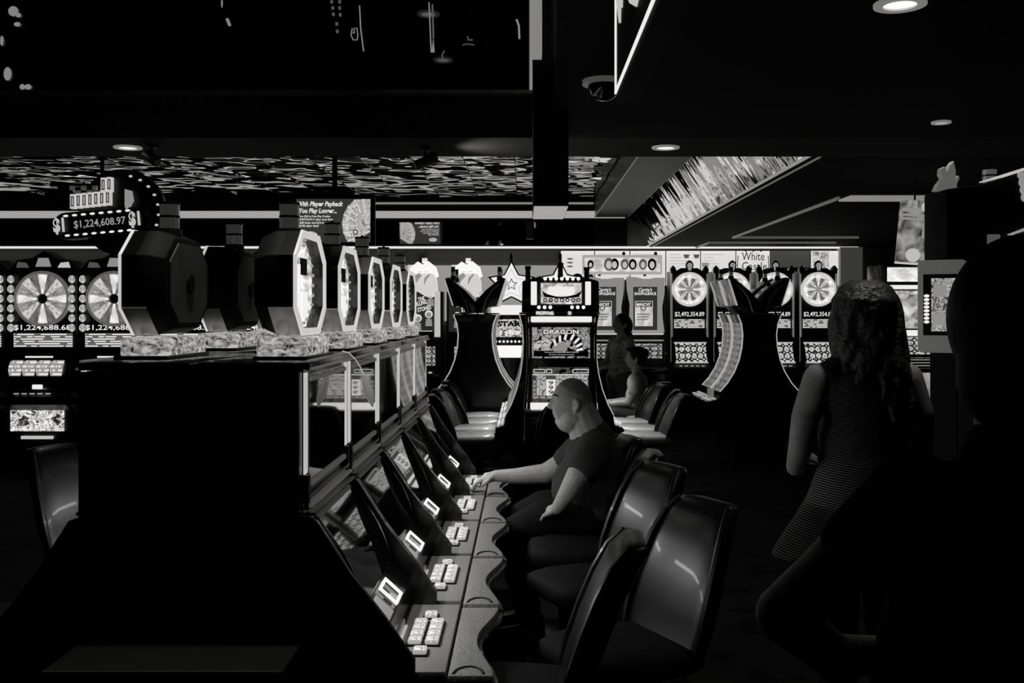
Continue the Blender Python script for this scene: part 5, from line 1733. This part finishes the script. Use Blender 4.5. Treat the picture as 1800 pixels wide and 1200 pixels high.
for z, cx_, rx, ry in ((1.16, 0.0, 0.160, 0.125), (1.06, 0.01, 0.185, 0.150), (0.98, 0.03, 0.215, 0.172), (0.92, 0.055, 0.235, 0.180), (0.86, 0.085, 0.245, 0.182)):
    rings.append([(cx_ + rx * math.cos(a), ry * math.sin(a), z - 0.06 * math.cos(a)) for a in [2 * PI * k / 24 for k in range(24)]])
G.loft(rings)
garment('striped_top', G, stripe, wom, 0.010, 3)
G = MB()
for s in (-1, 1):
    G.limb([(s * 0.085, 0.0, 0.92), (s * 0.10, -0.01, 0.70), (s * 0.095, 0.0, 0.48), (s * 0.095, 0.02, 0.28), (s * 0.095, 0.02, 0.12)], [0.13, 0.092, 0.070, 0.066, 0.055])
garment('trousers', G, BLKCLOTH, wom)
for s in (-1, 1):
    G = MB()
    G.limb([(s * 0.095, 0.02, 0.05), (s * 0.11, -0.14, 0.035)], [0.045, 0.032])
    G.v = [(x, y, max(z, 0.0)) for x, y, z in G.v]
    G.build('shoe', BLKS, wom, 0, True)
# long wavy hair: a full cap plus many wavy locks fused together
G = MB()
G.ell((hcw[0], hcw[1] + 0.02, hcw[2] + 0.025), (0.098, 0.112, 0.112), 22, 14)
rnd = random.Random(5)
for k in range(34):
    a = math.radians(-25 + 230 * k / 33.0)
    x0, y0 = 0.088 * math.cos(a), 0.02 + 0.092 * math.sin(a)
    if math.sin(a) < -0.45:
        continue
    L = rnd.uniform(0.26, 0.36) + (0.10 if x0 < 0.0 else -0.02)
    ph = rnd.uniform(0, 6.28)
    pts, rr = [], []
    pts.append((x0 * 0.35, 0.01 + y0 * 0.35, hcw[2] + 0.122))
    rr.append(0.020)
    pts.append((x0 * 0.80, 0.005 + y0 * 0.85, hcw[2] + 0.098))
    rr.append(0.024)
    for i in range(9):
        u = i / 8.0
        sp = 1.0 + 0.36 * u
        pts.append((x0 * sp - 0.03 * u + 0.016 * math.sin(7 * u + ph), y0 * (1 + 0.12 * u) + 0.012 * math.cos(8 * u + ph), hcw[2] + 0.06 - L * u))
        rr.append(0.026 * (1 - 0.55 * u) + 0.003 * math.sin(11 * u + ph))
    G.tube(pts, rr, 7)
garment('hair', G, HAIRM, wom, 0.008, 1)

# --- near person, a dark silhouette at the right edge
NX, NY = P(1795, 0, 1.4).x, 1.4
nep = thing('person', 'dark silhouetted person close to the camera at right, elbow out', 'person', (NX, NY, 0), PI + math.radians(-20))
hcn = (0.0, 0.0, 1.625)
B = MB()
head(B, hcn, (0.2, -1, 0), 1.0)
B.limb([(0, 0.01, 1.54), (0, 0.02, 1.44)], [0.060, 0.070])
B.ell((0, 0.01, 1.30), (0.16, 0.105, 0.14), 20, 12)
B.ell((0, 0.0, 1.17), (0.165, 0.12, 0.17), 20, 12)
B.ell((0, 0.0, 0.98), (0.18, 0.13, 0.15), 20, 12)
B.limb([(0.15, 0.0, 1.385), (0.24, 0.02, 1.285), (0.325, 0.0, 1.195), (0.26, -0.15, 1.09), (0.16, -0.24, 1.08)], [0.055, 0.048, 0.044, 0.038, 0.028])
B.limb([(-0.15, 0.0, 1.385), (-0.22, 0.02, 1.27), (-0.25, 0.0, 1.13), (-0.24, -0.14, 1.0), (-0.20, -0.24, 0.98)], [0.062, 0.054, 0.044, 0.038, 0.028])
hand(B, (0.16, -0.24, 1.08), (-0.6, -0.7, 0.0), (-0.3, 0.3, -1), 0.6, 0.95, -1)
hand(B, (-0.20, -0.24, 0.98), (0.2, -0.9, -0.1), (0.4, 0, -1), 0.6, 0.95, 1)
for s in (-1, 1):
    B.limb([(s * 0.09, 0.0, 0.90), (s * 0.10, 0.0, 0.70), (s * 0.10, 0.0, 0.48), (s * 0.10, 0.02, 0.28), (s * 0.10, 0.02, 0.08)], [0.10, 0.085, 0.060, 0.056, 0.038])
    B.limb([(s * 0.10, 0.02, 0.04), (s * 0.11, -0.14, 0.03)], [0.036, 0.026])
put('body', remeshed(B, 0.010, 3), SKIN, nep)
G = MB()
G.ell((0, 0.02, hcn[2] + 0.02), (0.100, 0.115, 0.118), 22, 14)
G.ell((0, 0.05, hcn[2] - 0.06), (0.090, 0.075, 0.085), 20, 12)
garment('hair', G, mat('black_hair', 0.004, 0.6, spec=0.2), nep, 0.010, 3)
G = MB()
G.limb([(0, 0.02, 1.45), (0, 0.02, 1.40)], [0.080, 0.10])
G.ell((0, 0.01, 1.30), (0.172, 0.125, 0.15), 20, 12)
G.ell((0, 0.0, 1.17), (0.195, 0.14, 0.18), 20, 12)
G.ell((0, 0.0, 0.98), (0.20, 0.15, 0.16), 20, 12)
G.limb([(0.14, 0.0, 1.385), (0.215, 0.02, 1.31)], [0.068, 0.060])
G.limb([(-0.14, 0.0, 1.385), (-0.215, 0.02, 1.29)], [0.068, 0.060])
garment('shirt', G, BLKCLOTH, nep, 0.012, 4)
G = MB()
for s in (-1, 1):
    G.limb([(s * 0.09, 0.0, 0.90), (s * 0.10, 0.0, 0.70), (s * 0.10, 0.0, 0.48), (s * 0.10, 0.02, 0.28), (s * 0.10, 0.02, 0.12)], [0.135, 0.10, 0.075, 0.07, 0.06])
garment('trousers', G, BLKCLOTH, nep)
for s in (-1, 1):
    G = MB()
    G.limb([(s * 0.10, 0.02, 0.05), (s * 0.11, -0.15, 0.04)], [0.05, 0.036])
    G.v = [(x, y, max(z, 0.0)) for x, y, z in G.v]
    G.build('shoe', BLKS, nep, 0, True)
# scarf hanging down the back
SCF = MB()
rings = []
for i in range(15):
    u = i / 14.0
    z = 1.44 - 0.46 * u
    wd = 0.055 - 0.020 * math.sin(PI * min(1, u * 1.4)) + 0.05 * max(0, u - 0.6)
    ring = []
    for k in range(20):
        a = 2 * PI * k / 20
        fold = 1 + 0.16 * math.sin(5 * a + 3 * u)
        ring.append((0.01 + wd * fold * math.cos(a), 0.172 - 0.01 * u + 0.028 * fold * math.sin(a), z))
    rings.append(ring)
SCF.loft(rings)
SCF.build('scarf', mat('grey_scarf', 0.10, 0.85, bump=0.3, bscale=50), nep, 0, True, 2, 80)


# --- two patrons beyond the dragon bank
def patron(label, loc, rz, seated, top_mat, hair_shape):
    t = thing('person', label, 'person', loc, rz)
    zo = -0.36 if seated else 0.0
    hcx = (0, -0.01, 1.54 + zo)
    B = MB()
    head(B, hcx, (0, -1, 0), 0.95, nu=36, nv=26)
    B.limb([(0, 0.0, 1.45 + zo), (0, 0.01, 1.36 + zo)], [0.052, 0.06])
    B.ell((0, 0.01, 1.27 + zo), (0.16, 0.10, 0.12))
    B.ell((0, 0.0, 1.12 + zo), (0.15, 0.105, 0.15))
    B.ell((0, 0.0, 0.97 + zo), (0.165, 0.13, 0.13))
    for s in (-1, 1):
        B.limb([(s * 0.16, 0.0, 1.335 + zo), (s * 0.20, -0.02, 1.20 + zo), (s * 0.20, -0.07, 1.08 + zo), (s * 0.17, -0.24, 1.06 + zo), (s * 0.15, -0.31, 1.06 + zo)], [0.052, 0.046, 0.04, 0.032, 0.024])
        hand(B, (s * 0.15, -0.31, 1.06 + zo), (0, -1, -0.2), (0, 0, -1), 0.5, 0.9, -s)
        if seated:
            B.limb([(s * 0.09, 0.0, 0.60), (s * 0.12, -0.22, 0.62), (s * 0.12, -0.40, 0.58), (s * 0.12, -0.36, 0.32), (s * 0.12, -0.30, 0.08)], [0.09, 0.08, 0.06, 0.05, 0.036])
            B.limb([(s * 0.12, -0.30, 0.04), (s * 0.12, -0.44, 0.03)], [0.034, 0.025])
        else:
            B.limb([(s * 0.09, 0.0, 0.88), (s * 0.10, 0.0, 0.66), (s * 0.095, 0.0, 0.46), (s * 0.095, 0.02, 0.26), (s * 0.095, 0.02, 0.08)], [0.10, 0.08, 0.058, 0.052, 0.036])
            B.limb([(s * 0.095, 0.02, 0.04), (s * 0.10, -0.13, 0.03)], [0.034, 0.025])
    put('body', remeshed(B, 0.012, 2), SKIND, t)
    G = MB()
    G.ell((0, 0.01, 1.27 + zo), (0.172, 0.115, 0.13))
    G.ell((0, 0.0, 1.12 + zo), (0.165, 0.122, 0.16))
    G.ell((0, 0.0, 0.99 + zo), (0.178, 0.142, 0.13))
    for s in (-1, 1):
        G.limb([(s * 0.155, 0.0, 1.335 + zo), (s * 0.20, -0.02, 1.20 + zo)], [0.066, 0.062])
    garment('shirt', G, top_mat, t, 0.014, 3)
    G = MB()
    for s in (-1, 1):
        if seated:
            G.limb([(s * 0.09, 0.0, 0.60), (s * 0.12, -0.22, 0.62), (s * 0.12, -0.40, 0.58), (s * 0.12, -0.36, 0.32), (s * 0.12, -0.30, 0.12)], [0.105, 0.095, 0.072, 0.062, 0.055])
        else:
            G.limb([(s * 0.085, 0.0, 0.90), (s * 0.10, 0.0, 0.66), (s * 0.095, 0.0, 0.46), (s * 0.095, 0.02, 0.26), (s * 0.095, 0.02, 0.12)], [0.135, 0.094, 0.07, 0.064, 0.055])
    garment('trousers', G, mat('grey_trousers', 0.06, 0.8), t, 0.016, 3)
    for s in (-1, 1):
        G = MB()
        y0 = -0.30 if seated else 0.02
        G.limb([(s * 0.11, y0, 0.05), (s * 0.11, y0 - 0.15, 0.035)], [0.045, 0.032])
        G.v = [(x, y, max(z, 0.0)) for x, y, z in G.v]
        G.build('shoe', BLKS, t, 0, True)
    G = MB()
    G.ell((0, 0.02, hcx[2] + 0.025), (0.092, 0.108, 0.108))
    if hair_shape == 'bun':
        G.ell((0, 0.09, hcx[2] + 0.06), (0.05, 0.05, 0.05))
        G.ell((0, -0.03, hcx[2] + 0.10), (0.08, 0.09, 0.03))
    else:
        G.ell((0, 0.06, hcx[2] - 0.02), (0.10, 0.085, 0.12))
    garment('hair', G, mat('black_hair', 0.004, 0.6, spec=0.2), t, 0.014, 2)
    return t


FLORAL = mat('floral_print', 0.30, 0.8, vary=0.75, bscale=28)
patron('patron in patterned shirt standing at the right side of the dragon bank', (P(1092, 0, 11.6).x, 11.6, 0), math.radians(-60), False, FLORAL, 'full')
patron('seated patron in pale shirt with pinned-up hair beyond the glossy stools', (DX + 0.90, DY + 0.72 + 1.8, 0), math.radians(-100), True, mat('pale_shirt', 0.25, 0.8, vary=0.3, bscale=6), 'bun')
